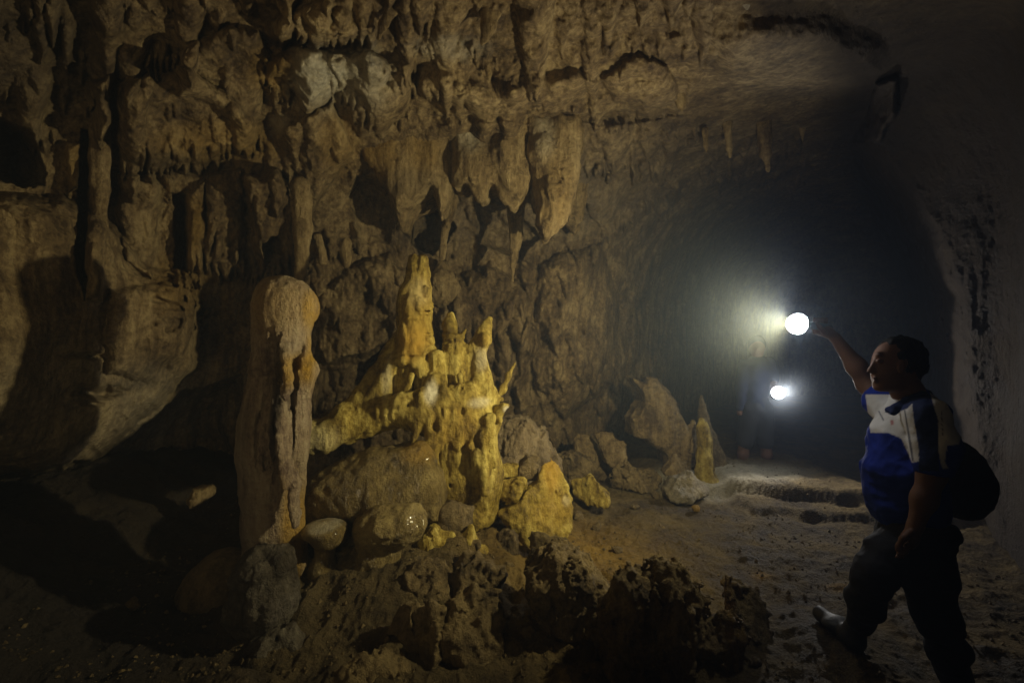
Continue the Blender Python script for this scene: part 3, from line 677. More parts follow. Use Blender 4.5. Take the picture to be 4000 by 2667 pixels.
# ---------------------------------------------------------------- flowstone under and before the castle
lump('flowstone_mound', 'smooth wet flowstone mound with a square-topped shoulder under the arch of the castle formation', 'flowstone mound', 3.03,
     [(1480, 1815, 0, 70, 62), (1640, 1815, 0, 60, 62), (1600, 1910, 0, 130, 110), (1400, 1880, -.06, 120, 100), (1320, 1940, -.08, 125, 110), (1260, 1990, -.06, 95, 90), (1440, 1960, -.12, 100, 90), (1480, 1850, -.12, 50, 60), (1550, 2000, -.05, 120, 60), (1340, 2030, -.06, 130, 60)], M_wetrock, k=0.10,
     slabs=[([(1415, 1790), (1450, 1757), (1560, 1738), (1660, 1732), (1692, 1765), (1712, 1860), (1740, 2010), (1440, 2020)], .20, .09)],
     nz=lambda X, Y, Z: fbm(X * 4, Y * 4, Z * 4, 3, 121) * 0.035 + np.sin((Z + .45 * X + .08 * vnoise(X * 5, Y * 5, Z * 5)) * 95) * 0.003 * sstep(-.95, -1.1, X) + fbm(X * 22, Y * 22, Z * 6, 4, 122, .62) * 0.016, attrs={'ochre': osum((.5, blob((1650, 1740, 3.03), 70, 50)))})
lump('lobed_boulder', 'tall wet lobed boulder below the flowstone dome, right side lit and left side dark', 'boulder', 2.72,
     [(1560, 2050, 0, 100, 62), (1480, 2060, -.03, 90, 66), (1470, 2180, 0, 92, 110), (1440, 2290, -.02, 95, 120), (1400, 2380, -.02, 100, 90), (1600, 2020, 0, 50, 34), (1330, 2300, 0, 120, 140)], M_wetrock, k=0.07,
     nz=craggy(0.022, 6, 7, 0.008, 0.006))
lump('mushroom_stone', 'small glossy mushroom-shaped stone with a pale flat cap between column and lobed boulder', 'rock', 2.62,
     [(1268, 2068, 0, 86, 34), (1285, 2100, -.01, 66, 44), (1270, 2150, 0, 40, 46), (1262, 2230, 0, 60, 70)], M_wetrock, k=0.03, h=0.008,
     nz=lambda X, Y, Z: fbm(X * 7, Y * 7, Z * 7, 2, 131) * 0.008 + fbm(X * 30, Y * 30, Z * 20, 2, 132) * 0.003, attrs={'white': osum((.5, blob((1265, 2042, 2.62), 70, 12)))})
lump('grey_boulder', 'rough grey wet boulder carrying the foot of the stalagmite column', 'boulder', 2.36,
     [(1040, 2260, .03, 108, 130), (1050, 2350, -.02, 100, 110), (975, 2390, 0, 84, 100), (1070, 2450, 0, 84, 100), (1000, 2230, -.02, 74, 70), (1090, 2190, .02, 60, 60)], M_grey, k=0.04, h=0.008, nz=craggy(0.02, 7, 9, 0.02, 0.0))
lump('low_rock', 'dark lumpy rock under the grey boulder at the bottom edge', 'rock', 2.2, [(1060, 2570, 0, 100, 90), (1010, 2640, -.03, 110, 80), (1130, 2560, 0, 45, 90), (1030, 2720, 0, 150, 90)], M_grey, k=0.05, nz=craggy(0.03, 7, 12, 0, 0.012))
lump('dome_rock', 'smooth dark dome-shaped rock on the left behind the grey boulder', 'rock', 2.62, [(880, 2290, 0, 130, 140), (800, 2360, 0, 110, 120), (920, 2400, 0, 120, 120)], M_rough, k=0.08, nz=craggy(0.012, 4, 14))
# ---------------------------------------------------------------- rocks right of the castle
chunk('bright yellow pointed rock pinnacle right of the castle formation', [(2130, 1795), (2155, 1780), (2180, 1795), (2200, 1830), (2218, 1885), (2236, 1965), (2235, 2060), (2180, 2120), (2040, 2110), (1985, 2050), (1955, 1990), (2030, 1945), (2104, 1885), (2125, 1840)],
      3.3, .16, 21, M_castle, a=0.02, f=7, w=.09, name='rock_pinnacle', cat='rock pinnacle', ncut=3, cmin=.85, flute=0.014, attrs={'ochre': osum((.85, blob((2160, 1850, 3.3), 40, 80)), (.3, blob((2170, 1990, 3.3), 90, 60))), 'white': osum((.5, blob((2215, 1965, 3.3), 16, 20)))})
chunk('large pale pitted boulder behind the yellow pinnacle', [(1925, 1770), (1930, 1665), (1950, 1648), (2050, 1642), (2085, 1670), (2110, 1705), (2128, 1690), (2135, 1735), (2175, 1790), (2190, 1900), (2140, 1960), (1930, 1950)], 3.95, .32, 22, M_hang, a=0.03, f=5, w=.10, name='boulder', cat='boulder', pit=0.02, attrs={'grey': lambda X, Y, Z: X * 0 + .35})
chunk('knobbly broken rock standing between castle and yellow pinnacle', [(1850, 1880), (1880, 1866), (1915, 1890), (1945, 1960), (1920, 1985), (1900, 2040), (1840, 2060), (1835, 1980), (1850, 1940)], 3.15, .10, 23, M_castle, a=0.02, f=8, w=.05, pit=0.012)
chunk('upper broken rock slab wedged behind the knobbly rock', [(1955, 1815), (2020, 1818), (2018, 1850), (1965, 1855)], 3.45, .08, 24, M_castle, a=0.012, f=9, w=.02, h=.009)
chunk('dark broken rock leaning on the back of the yellow pinnacle', [(2030, 1820), (2060, 1780), (2100, 1790), (2095, 1860), (2030, 1870)], 3.5, .10, 25, M_rough, a=0.015, f=8, w=.03, h=.01)
chunk('lower broken slab resting on the left foot of the yellow pinnacle', [(1940, 1885), (2040, 1870), (2070, 1880), (2040, 1920), (1990, 1955), (1945, 1930)], 3.3, .12, 26, M_castle, a=0.018, f=8, w=.03, h=.01)
chunk('flat rock at the foot of the castle formation above the dark gap', [(1700, 1990), (1760, 1960), (1850, 1985), (1840, 2080), (1730, 2090)], 3.0, .12, 27, M_rough, a=0.02, f=7, w=.05)
chunk('small yellow three-cornered rock alone on the mud right of the pinnacle', [(2236, 1892), (2290, 1885), (2312, 1862), (2345, 1905), (2378, 1930), (2372, 1962), (2290, 1965), (2252, 1942)], 4.0, .13, 28, M_castle, a=0.018, f=7, w=.03, pit=0.01)
chunk('greyish split rock in front of the slender far stalagmite', [(2605, 1920), (2640, 1872), (2705, 1852), (2728, 1880), (2778, 1915), (2778, 1935), (2700, 1938), (2660, 1950), (2608, 1938)], 4.25, .15, 29, M_rough, a=0.02, f=7, w=.03, pit=0.008, attrs={'white': lambda X, Y, Z: X * 0 + .3})
# ---------------------------------------------------------------- far group by the passage
def standing(name, label, Y, chain, mat, seed, h=0.012, k=0.03, a=0.014):
    lo = [min(P(x - q, y, Y)[0] for x, y, q in chain) - .08, Y - max(RR(q, Y) for x, y, q in chain) - .08, min(P(x, y + q * .3, Y)[2] for x, y, q in chain) - .08]
    hi = [max(P(x + q, y, Y)[0] for x, y, q in chain) + .08, Y + max(RR(q, Y) for x, y, q in chain) + .08, max(P(x, y - q, Y)[2] for x, y, q in chain) + .05]
    s = Solid(lo, hi, h); s.chain([(P(x, y, Y), RR(q, Y)) for x, y, q in chain], k)
    s.noise(lambda X, Yy, Z: fbm(X * 12, Yy * 12, Z * 9, 3, seed) * a * 2 + fbm(X * 35, Yy * 35, Z * 25, 2, seed + 3) * a * .8)
    return finish(s, name, mat, label, 'stalagmite', P(chain[-1][0], chain[-1][1], Y))
standing('stalagmite', 'slender yellow pointed stalagmite standing at the edge of the mud floor', 4.55, [(2742, 1640, 9), (2744, 1675, 20), (2750, 1720, 25), (2752, 1780, 28), (2756, 1840, 34), (2762, 1885, 46), (2764, 1905, 54)], M_castle, 141)
standing('stalagmite', 'dim tall stalagmite just behind the slender yellow one', 4.95, [(2742, 1548, 9), (2746, 1620, 17), (2756, 1700, 34), (2766, 1780, 56), (2775, 1860, 78), (2778, 1890, 86)], M_rough, 145)
chunk('big pale horned rock with two points leaning left beside the passage', [(2463, 1475), (2486, 1508), (2506, 1544), (2511, 1564), (2486, 1590), (2463, 1630), (2463, 1687), (2486, 1697), (2516, 1707), (2537, 1727), (2560, 1735), (2585, 1760), (2600, 1860), (2720, 1860), (2725, 1780), (2690, 1690), (2659, 1636), (2634, 1600), (2618, 1564), (2603, 1534), (2577, 1508), (2547, 1480), (2519, 1472), (2524, 1506), (2500, 1500)],
      5.0, .22, 31, M_hang, a=0.03, f=4, w=.07, name='horned_rock', cat='rock', pit=0.0, h=.013, ncut=1, cmin=.95)
chunk('small upright knob of rock between horned rock and slender stalagmite', [(2690, 1605), (2725, 1600), (2728, 1640), (2712, 1690), (2712, 1760), (2690, 1760), (2700, 1660)], 4.8, .07, 32, M_hang, a=0.015, f=7, w=.03)
chunk('slanting slab leaning at the foot of the horned rock', [(2590, 1840), (2640, 1780), (2700, 1730), (2725, 1760), (2715, 1880), (2610, 1880)], 4.7, .10, 33, M_hang, a=0.02, f=6, w=.04)
chunk('pale square block left of the horned rock', [(2325, 1700), (2360, 1688), (2410, 1690), (2436, 1720), (2436, 1800), (2400, 1830), (2365, 1800), (2350, 1750)], 4.85, .14, 34, M_hang, a=0.02, f=5, w=.03)
chunk('narrow pale block farthest left in the far rock group', [(2246, 1720), (2262, 1692), (2300, 1695), (2330, 1740), (2350, 1800), (2330, 1840), (2250, 1820)], 4.95, .14, 35, M_hang, a=0.02, f=5, w=.03)
chunk('low dark rubble heap in front of the pale blocks', [(2300, 1850), (2380, 1805), (2440, 1810), (2500, 1850), (2560, 1845), (2590, 1880), (2540, 1910), (2420, 1905), (2320, 1890)], 4.45, .14, 36, M_rough, a=0.03, f=9, w=.04, pit=0.02, name='rubble_heap', cat='rubble')
chunk('dark low rock ledge between pale boulder and rubble heap', [(2180, 1790), (2240, 1770), (2310, 1800), (2350, 1850), (2290, 1880), (2200, 1880)], 4.5, .16, 37, M_rough, a=0.03, f=7, w=.04, pit=0.02)
# ---------------------------------------------------------------- foreground rubble
chunk('crumbly brown rock with a long shadow, alone in the bottom centre', [(2072, 2225), (2110, 2190), (2160, 2155), (2220, 2160), (2285, 2200), (2335, 2260), (2378, 2312), (2372, 2370), (2320, 2430), (2200, 2440), (2110, 2380), (2075, 2300)], 2.42, .15, 41, M_rough, a=0.035, f=8, w=.07, flute=0.02, pit=0.02, h=.009, ncut=4, cmin=.8)
chunk('tall rough rock mass with a jagged top at the bottom, left of the dark cleft', [(2375, 2330), (2400, 2230), (2440, 2215), (2500, 2235), (2540, 2180), (2590, 2170), (2625, 2200), (2650, 2280), (2655, 2450), (2660, 2720), (2380, 2760), (2360, 2560)], 2.18, .16, 42, M_rough, a=0.04, f=8, w=.08, flute=0.03, pit=0.03, h=.009, name='rock_mass', ncut=3, cmin=.95)
chunk('rough rock mass with a bright yellow knob on top, right of the dark cleft', [(2650, 2330), (2640, 2190), (2652, 2130), (2700, 2118), (2745, 2150), (2790, 2200), (2840, 2260), (2862, 2360), (2850, 2480), (2860, 2600), (2900, 2740), (2690, 2760), (2690, 2520)], 2.26, .15, 43, M_rough, a=0.04, f=8, w=.08, flute=0.03, pit=0.03, h=.009, name='rock_mass', ncut=3, cmin=.95,
      attrs={'ochre': osum((.95, blob((2660, 2130, 2.26), 24, 16)), (.5, blob((2720, 2180, 2.26), 40, 50)), (.4, blob((2830, 2400, 2.26), 50, 140)))})
chunk('dim low rock on the right flank of the yellow-knobbed mass', [(2860, 2270), (2900, 2240), (2960, 2290), (3000, 2400), (2980, 2520), (2880, 2560)], 2.34, .12, 44, M_rough, a=0.03, f=8, w=.08, flute=0.015, pit=0.02)
chunk('striated upright rock at the bottom, right of the lobed boulder', [(1560, 2420), (1600, 2330), (1660, 2310), (1720, 2360), (1730, 2480), (1700, 2620), (1560, 2640), (1540, 2520)], 2.25, .13, 45, M_rough, a=0.03, f=7, w=.07, flute=0.03, pit=0.015)
chunk('broad striated rock at the bottom with ribs running down its face', [(1740, 2400), (1780, 2330), (1860, 2310), (1930, 2340), (1965, 2440), (1940, 2560), (1800, 2600), (1740, 2520)], 2.3, .14, 46, M_rough, a=0.03, f=7, w=.07, flute=0.035, pit=0.015)
chunk('wide brown chunk above the ribbed rock', [(1775, 2240), (1810, 2195), (1880, 2190), (1960, 2215), (1965, 2260), (1900, 2300), (1790, 2295)], 2.6, .11, 47, M_rough, a=0.03, f=8, w=.05, pit=0.02)
chunk('rounded chunk right of the top of the lobed boulder', [(1600, 2230), (1640, 2200), (1730, 2205), (1752, 2260), (1740, 2330), (1640, 2330), (1600, 2290)], 2.55, .11, 48, M_rough, a=0.03, f=8, w=.06, pit=0.02)
chunk('low dark rock at the very bottom left of centre', [(1330, 2600), (1400, 2555), (1470, 2570), (1580, 2640), (1600, 2740), (1300, 2740)], 2.05, .13, 49, M_rough, a=0.03, f=7, w=.06, pit=0.02)
chunk('pointed chunk below the flat rock, beside the dark hollow', [(1640, 2090), (1700, 2060), (1770, 2090), (1790, 2150), (1700, 2180), (1630, 2150)], 2.85, .10, 50, M_castle, a=0.025, f=8, w=.05, pit=0.02)
chunk('reddish lit rock tooth below the knobbly rock', [(1780, 2110), (1815, 2040), (1850, 2040), (1850, 2110), (1900, 2160), (1860, 2210), (1790, 2190)], 2.9, .08, 51, M_castle, a=0.02, f=9, w=.03, pit=0.01)
chunk('squat brown stone at the left foot of the yellow pinnacle', [(1920, 2110), (1960, 2070), (2010, 2085), (2020, 2140), (1980, 2180), (1920, 2160)], 3.05, .09, 52, M_rough, a=0.02, f=8, w=.04, pit=0.01)
chunk('round knob of mud-covered rock below the yellow pinnacle', [(2060, 2110), (2110, 2065), (2200, 2070), (2230, 2120), (2180, 2160), (2080, 2150)], 3.0, .10, 53, M_mud, a=0.02, f=7, w=.06, pit=0.01)
chunk('dim reddish stone on the dark floor far left', [(470, 2390), (500, 2350), (530, 2380), (525, 2430), (490, 2440)], 2.5, .05, 54, M_rough, a=0.015, f=9, w=.02)
chunk('pale-faced stone half lit at the foot of the left wall', [(740, 1950), (770, 1905), (810, 1900), (815, 1940), (770, 1970)], 3.3, .08, 55, M_hang, a=0.015, f=9, w=.02)
# small loose stones strewn on the mud
sr = random.Random(5)
for i, (px, py, sz, lab) in enumerate([(2410, 2150, 22, 'small dark stone alone on open mud above the jagged rock mass'), (2480, 1985, 16, 'tiny stone on the mud behind the wet patch'), (2560, 1940, 18, 'tiny stone left of the greyish split rock'), (2720, 1990, 16, 'ochre pebble right of the wet patch'),
                                       (2520, 1880, 20, 'small stone between rubble heap and greyish split rock'), (2260, 2020, 20, 'small stone right of the foot of the yellow pinnacle'), (2330, 2060, 22, 'small stone on the yellow mud slope'), (1750, 2170, 26, 'small chunk in the rubble above the broad ribbed rock'),
                                       (1680, 2180, 20, 'smallest chunk in the rubble beside the lobed boulder'), (2000, 2210, 24, 'loose chunk between the wide brown chunk and the crumbly rock'), (1500, 2500, 22, 'loose stone below the lobed boulder'), (3170, 1925, 44, 'flat dark stone lying behind the pale rim ledge'), (2060, 2480, 26, 'loose stone in the shadow of the crumbly rock'), (2960, 2600, 26, 'loose stone at the bottom, right of the rock masses'), (1860, 2130, 22, 'loose chunk under the knobbly rock')]):
    z0 = 0.05; Y = (CAMZ - z0) * FPX / (py - 1333.5)
    for _ in range(6):
        X = (px - 2000) / FPX * Y; Y = (CAMZ - fh(X, Y) - 0.01) * FPX / (py - 1333.5)
    pts = [(px + sz * sr.uniform(.7, 1.1) * math.cos(a), py - sz * .3 + sz * .7 * sr.uniform(.6, 1.1) * math.sin(a)) for a in [k_ * 2 * math.pi / 7 for k_ in range(7)]]
    chunk(lab, pts, Y, RR(sz, Y) * .9, 60 + i, M_rough, a=0.012, f=12, w=.02, h=.007, name='stone', cat='stone', group='loose stones on the cave floor', pit=0.006, attrs={'ochre': lambda X, Y, Z: X * 0 + .8} if 'ochre' in lab else None)
# ---------------------------------------------------------------- hanging curtains
def curtain(label, pts, Y, T, seed, w=.12, group=None, mat=None, tips=(), a=0.03, h=0.013, attrs=None):
    lo, hi = bounds(pts, Y, 0, T, 0.09); s = Solid(lo, hi, h); s.slab(pts, Y, T, w, .04)
    for ch in tips: s.chain([(P(x, y, Y + dy), RR(q, Y)) for x, y, q, dy in ch], 0.05)
    s.noise(lambda X, Yy, Z: fbm(X * 3, Yy * 3, Z * 2.5, 2, seed) * a * 1.6 + fbm(X * 11 + vnoise(X * 3, Yy * 3, Z * 3) * 1.2, Yy * 11, Z * 2.0, 3, seed + 3) * a * 1.3 + ridged(X * 8, Yy * 8, Z * 8, 3, seed + 6) * a * .45)
    return finish(s, 'hanging_drapery', mat or M_hang, label, 'drapery', P(sum(p[0] for p in pts) / len(pts), max(p[1] for p in pts), Y), group, attrs)
curtain('broad brown dripstone drapery with one drip point, left of the three hanging masses', v2((820, 250), (1060, 250), (1060, 300), (1050, 380), (1042, 440), (1032, 490), (1020, 512), (1010, 480), (1000, 455), (965, 478), (935, 495), (926, 520), (915, 480), (905, 455), (880, 415), (850, 392), (828, 350)), 4.15, .30, 151,
        attrs={'ochre': osum((.4, blob((1500, 600, 4.15), 100, 160)), (.3, blob((1680, 640, 4.15), 60, 80))), 'dark': osum((.3, blob((1600, 760, 4.15), 150, 50)))})
curtain('middle drapery with a whitish ribbed top and twin drip points', v2((1040, 250), (1230, 250), (1225, 350), (1222, 420), (1210, 450), (1198, 478), (1182, 478), (1165, 455), (1145, 436), (1128, 440), (1116, 462), (1104, 465), (1092, 440), (1078, 425), (1060, 440), (1045, 430)), 4.05, .28, 152,
        tips=[[(1830, 560, 40, -.2), (1845, 680, 34, -.22), (1885, 770, 16, -.15)], [(1970, 600, 60, -.2), (1990, 740, 30, -.18), (2010, 800, 12, -.1)]], attrs={'white': osum((.5, blob((1840, 560, 4.05), 60, 90)))})
curtain('big curved stalactite mass tapering to one blunt point, right of the three', v2((1205, 270), (1330, 290), (1330, 340), (1318, 400), (1302, 460), (1282, 505), (1262, 540), (1254, 549), (1246, 525), (1234, 478), (1215, 435), (1205, 400)), 3.9, .19, 153, a=.042,
        tips=[[(2120, 600, 60, -.1), (2150, 740, 44, -.13), (2142, 860, 20, -.06), (2134, 925, 5, 0)], [(2225, 590, 26, -.12), (2215, 700, 24, -.1), (2190, 800, 24, -.05)]], attrs={'ochre': osum((.15, blob((2150, 780, 3.9), 80, 140))), 'white': osum((.35, blob((2120, 560, 3.9), 40, 110)))})
curtain('dim lobed drapery hanging behind the big curved stalactite mass', v2((1290, 380), (1350, 370), (1345, 470), (1332, 520), (1318, 536), (1300, 520), (1285, 480)), 4.7, .2, 154)
# ---------------------------------------------------------------- stalactites one can tell apart
def st(label, chain, Y, seed, **kw): return stalactite(label, v2c(chain), Y, seed, **kw)
def v2c(ch): return [(x * 1.7007, y * 1.7007, q * 1.7007) for x, y, q in ch]
st('thin straight stalactite rod below the left drapery, ending just over a knob', [(1028, 470, 14), (1024, 520, 10), (1018, 570, 8), (1016, 592, 7)], 4.5, 161)
st('long thin grey stalactite needle below the middle drapery', [(1184, 440, 24), (1184, 490, 20), (1186, 540, 15), (1181, 590, 9), (1178, 645, 3)], 4.35, 162, mat=M_hang)
st('broad flat blade of dripstone hanging from the roof at the top centre', [(1140, -40, 26), (1130, 20, 24), (1122, 60, 18), (1112, 95, 9), (1108, 108, 4)], 2.7, 163, sy=.45)
st('slanting blade of dripstone near the top edge, left of the broad blade', [(925, -30, 20), (900, 20, 16), (880, 55, 11), (869, 90, 4)], 2.65, 164, sy=.5)
st('narrow icicle stalactite straight under the broad roof blade', [(1112, 100, 16), (1118, 140, 11), (1124, 175, 5), (1126, 195, 2)], 3.1, 165)
st('fat knobbly stalactite rod high on the right, over the dark band', [(1552, 120, 20), (1552, 165, 17), (1558, 210, 17), (1565, 240, 12), (1567, 252, 6)], 3.5, 166)
st('pointed stalactite left of the fat knobbly rod', [(1418, 130, 22), (1432, 175, 18), (1438, 215, 9), (1440, 240, 3)], 3.5, 167)
st('second short stalactite hugging the fat knobbly rod', [(1480, 150, 20), (1488, 190, 14), (1495, 220, 8), (1500, 240, 3)], 3.55, 168)
st('reddish carrot-shaped stalactite alone at the mouth of the passage', [(1755, 270, 16), (1757, 320, 15), (1759, 355, 12), (1763, 385, 5), (1764, 392, 3)], 4.2, 169)
st('small whitish stalactite at the top edge, left one of a close pair', [(1690, -20, 12), (1690, 5, 9), (1692, 16, 4)], 2.5, 170, white=.5, h=.008)
st('small whitish stalactite at the top edge, right one of a close pair', [(1713, -20, 14), (1713, 5, 11), (1716, 20, 5)], 2.5, 171, white=.5, h=.008)
st('thin faint stalactite right of the reddish carrot-shaped one', [(1842, 270, 12), (1843, 300, 7), (1845, 330, 3)], 4.5, 172)
st('stubby bulb stalactite on the shadowed wall left of the castle top', [(795, 560, 13), (794, 590, 12), (794, 607, 9)], 4.1, 173, h=.009)
st('small twisted stalactite on the wall just right of the column head', [(728, 545, 10), (737, 575, 8), (742, 600, 9)], 3.9, 174, h=.009)
st('small drop-shaped stalactite left of the reddish one', [(1672, 280, 10), (1674, 340, 8), (1675, 362, 4)], 4.1, 175, h=.009)
st('tiny pointed stalactite under the dark band beside the drop-shaped one', [(1618, 300, 9), (1621, 335, 6), (1623, 348, 3)], 4.0, 176, h=.009)
st('drip cluster cone hanging at the lower end of the left fluted drapery', [(690, 430, 24), (696, 520, 22), (694, 580, 18), (690, 640, 12)], 3.65, 177)
st('fluted column-like drapery rod beside the dark slot on the left wall', [(228, 190, 16), (232, 300, 16), (232, 420, 17), (224, 560, 16), (214, 660, 20)], 2.95, 178, mat=M_wall, a=.02)
lump('stalagmite', 'pale cone-shaped knob under the thin stalactite rod on the back wall', 'stalagmite', 4.6, [(1730, 1060, 0, 26, 40), (1728, 1090, 0, 44, 36), (1732, 1140, .1, 70, 60)], M_hang, nz=craggy(.02, 8, 71))
# ================================================================ people
def cloth_mat(name, base, cols=(), rough=0.85, base2=None):
    m = bpy.data.materials.new(name); nt = nodes_of(m); N = nt.nodes; L = nt.links
    out = N.new('ShaderNodeOutputMaterial'); b = N.new('ShaderNodeBsdfPrincipled'); L.new(b.outputs[0], out.inputs[0]); b.inputs['Roughness'].default_value = rough
    b.inputs['Specular IOR Level'].default_value = 0.2
    tc = N.new('ShaderNodeTexCoord'); n = N.new('ShaderNodeTexNoise'); n.inputs['Scale'].default_value = 24; n.inputs['Detail'].default_value = 6; L.new(tc.outputs['Object'], n.inputs[0])
    r = N.new('ShaderNodeValToRGB'); r.color_ramp.elements[0].color = (*[x * .8 for x in base], 1); r.color_ramp.elements[1].color = (*base, 1); L.new(n.outputs[0], r.inputs[0])
    col = r.outputs[0]
    for an, cc in cols:
        at = N.new('ShaderNodeAttribute'); at.attribute_name = an
        q = N.new('ShaderNodeMixRGB'); L.new(at.outputs['Fac'], q.inputs[0]); L.new(col, q.inputs[1]); q.inputs[2].default_value = (*cc, 1); col = q.outputs[0]
    L.new(col, b.inputs['Base Color'])
    bp = N.new('ShaderNodeBump'); bp.inputs['Strength'].default_value = .25; bp.inputs['Distance'].default_value = .004
    n2 = N.new('ShaderNodeTexNoise'); n2.inputs['Scale'].default_value = 160; L.new(tc.outputs['Object'], n2.inputs[0]); L.new(n2.outputs[0], bp.inputs['Height']); L.new(bp.outputs[0], b.inputs['Normal'])
    return m
M_skin = cloth_mat('skin', (0.17, 0.085, 0.052), rough=0.6)
M_hair = cloth_mat('black_hair', (0.006, 0.005, 0.004), rough=0.8)
M_shirt = cloth_mat('polo_shirt', (0.010, 0.030, 0.30), [('white', (0.62, 0.60, 0.58)), ('navy', (0.012, 0.022, 0.085)), ('red', (0.35, 0.06, 0.05)), ('seam', (0.03, 0.03, 0.06))])
M_trouser = cloth_mat('black_trousers', (0.018, 0.017, 0.020))
M_shoe = plain_mat('black_leather', (0.012, 0.011, 0.011), rough=0.55, bump=0.3, scale=90, spec=0.6)
M_strap = plain_mat('black_rubber', (0.02, 0.02, 0.02), rough=0.5)
M_torch = plain_mat('torch_casing', (0.03, 0.03, 0.03), rough=0.4)
M_lens = plain_mat('lit_lens', (1, 1, 1), emit=(0.93, 0.97, 1.0), es=60)
YM = 2.03
def J(x, y, dy=0.0): return P(x, y, YM + dy)
def q_(x, y, dy, r): return (P(x, y, YM + dy), RR(r, YM))
root = empty('person', P(3560, 2780, YM))
tag(root, 'man in blue and white polo striding left, holding a bright torch out in front', 'person', 'cave visitors')
def pfin(s, name, mat, attrs=None, parent=root):
    me = s.mesh(name, mat, attrs, origin=tuple(root.location)); o = link(name, me, parent); return o
SPINE = [q_(3568, 2040, 0, 82), q_(3534, 1930, 0, 80), q_(3526, 1840, 0, 84), q_(3550, 1720, 0, 84), q_(3580, 1640, 0, 70)]
NARM = [q_(3625, 1625, -.16, 54), q_(3655, 1740, -.19, 46), q_(3640, 1850, -.21, 38), q_(3610, 1950, -.21, 35), q_(3576, 2050, -.21, 23)]
FARM = [q_(3500, 1610, .17, 54), q_(3440, 1560, .25, 46), q_(3388, 1500, .33, 40), q_(3345, 1430, .34, 38), q_(3262, 1318, .36, 22)]
LEGF = [q_(3545, 2070, .08, 70), q_(3466, 2170, -.04, 56), q_(3412, 2245, -.10, 43), q_(3385, 2340, -.02, 39), q_(3348, 2440, .10, 27)]
LEGB = [q_(3590, 2070, -.08, 78), q_(3618, 2220, -.10, 66), q_(3648, 2400, -.10, 50), q_(3700, 2540, -.06, 46), q_(3750, 2700, 0, 30)]
lo = [P(3130, 0, 2.0)[0] , 1.62, -0.35]; hi = [2.30, 2.56, 1.70]
s = Solid(lo, hi, 0.0065)
LEGF_, LEGB_ = [(p, r_ * (.85 if i < 3 else 1)) for i, (p, r_) in enumerate(LEGF)], [(p, r_ * (.85 if i < 3 else 1)) for i, (p, r_) in enumerate(LEGB)]
s.chain([(p, r_ * .82) for p, r_ in SPINE], .04, 1.3).cap(J(3540, 1620, .14), RR(46, YM), J(3610, 1625, -.12), RR(46, YM), .06)
s.chain(NARM, .03).chain(FARM, .03).chain(LEGF_, .03).chain(LEGB_, .03)
s.chain([q_(3585, 1600, 0, 56), q_(3545, 1530, 0, 48), q_(3520, 1480, 0, 50)], .03)
# head in profile, facing left and a little down
s.ell(J(3505, 1405), (RR(82, YM), .074, RR(84, YM)), .03, rot=(0, .2, 0))
s.ell(J(3462, 1450), (RR(50, YM), .058, RR(66, YM)), .03, rot=(0, .15, 0))
s.cap(J(3475, 1500, .0), RR(26, YM), J(3437, 1512, 0), RR(17, YM), .03, 1.5)
s.cap(J(3424, 1405), RR(10, YM), J(3398, 1447), RR(9, YM), .012)           # nose
s.ell(J(3404, 1449), (RR(11, YM), .016, RR(8, YM)), .01)
s.cap(J(3432, 1385, -.025), RR(10, YM), J(3430, 1385, .025), RR(10, YM), .014)   # brow
for e in (-.032, .032):
    s.ell(J(3428, 1410, e), (RR(9, YM), .013, RR(8, YM)), .01, '-'); s.ell(J(3434, 1410, e), (RR(12, YM), .012, RR(9, YM)), .004)
s.cap(J(3416, 1477, -.02), RR(5.5, YM), J(3416, 1477, .02), RR(5.5, YM), .006).cap(J(3420, 1489, -.018), RR(6.5, YM), J(3420, 1489, .018), RR(6.5, YM), .006)
for e in (-.075, .075):
    s.ell(J(3522, 1432, e), (RR(17, YM), .010, RR(27, YM)), .006, rot=(0, .2, 0)); s.ell(J(3518, 1432, e * 1.12), (RR(9, YM), .006, RR(17, YM)), .004, '-')
# near hand, relaxed and half curled
s.cap(J(3574, 2056, -.21), RR(20, YM), J(3556, 2100, -.21), RR(25, YM), .02, 1.0).cap(J(3556, 2100, -.225), RR(22, YM), J(3548, 2118, -.19), RR(23, YM), .015)
for i, (dy, l) in enumerate(((-.245, .82), (-.222, 1.0), (-.198, .98), (-.176, .86))):
    bx, by = 3546 + i * 1.5, 2128
    s.chain([q_(bx, by, dy, 9.2), q_(bx - 14 * l, by + 28 * l, dy, 8.6), q_(bx - 30 * l, by + 44 * l, dy, 7.8), q_(bx - 44 * l, by + 46 * l, dy, 6.8)], .004)
s.chain([q_(3556, 2078, -.235, 12), q_(3528, 2102, -.245, 10.5), q_(3511, 2130, -.24, 8.8), q_(3505, 2146, -.235, 7.5)], .008)
# far hand, fingers wrapped round the torch barrel
TH = (P(3205, 1275, YM + .37))
s.chain([q_(3262, 1318, .36, 20), q_(3232, 1296, .365, 24), q_(3206, 1292, .37, 24)], .015)
for i in range(4):
    x = 3182 + i * 15
    s.chain([q_(x, 1298, .395, 9), q_(x - 1, 1276, .412, 8.6), q_(x - 1, 1254, .40, 8), q_(x, 1246, .375, 7.4), q_(x, 1256, .345, 6.6)], .004)
s.chain([q_(3222, 1300, .335, 12), q_(3204, 1280, .325, 10), q_(3190, 1262, .33, 8.6)], .006)
pfin(s, 'body', M_skin)
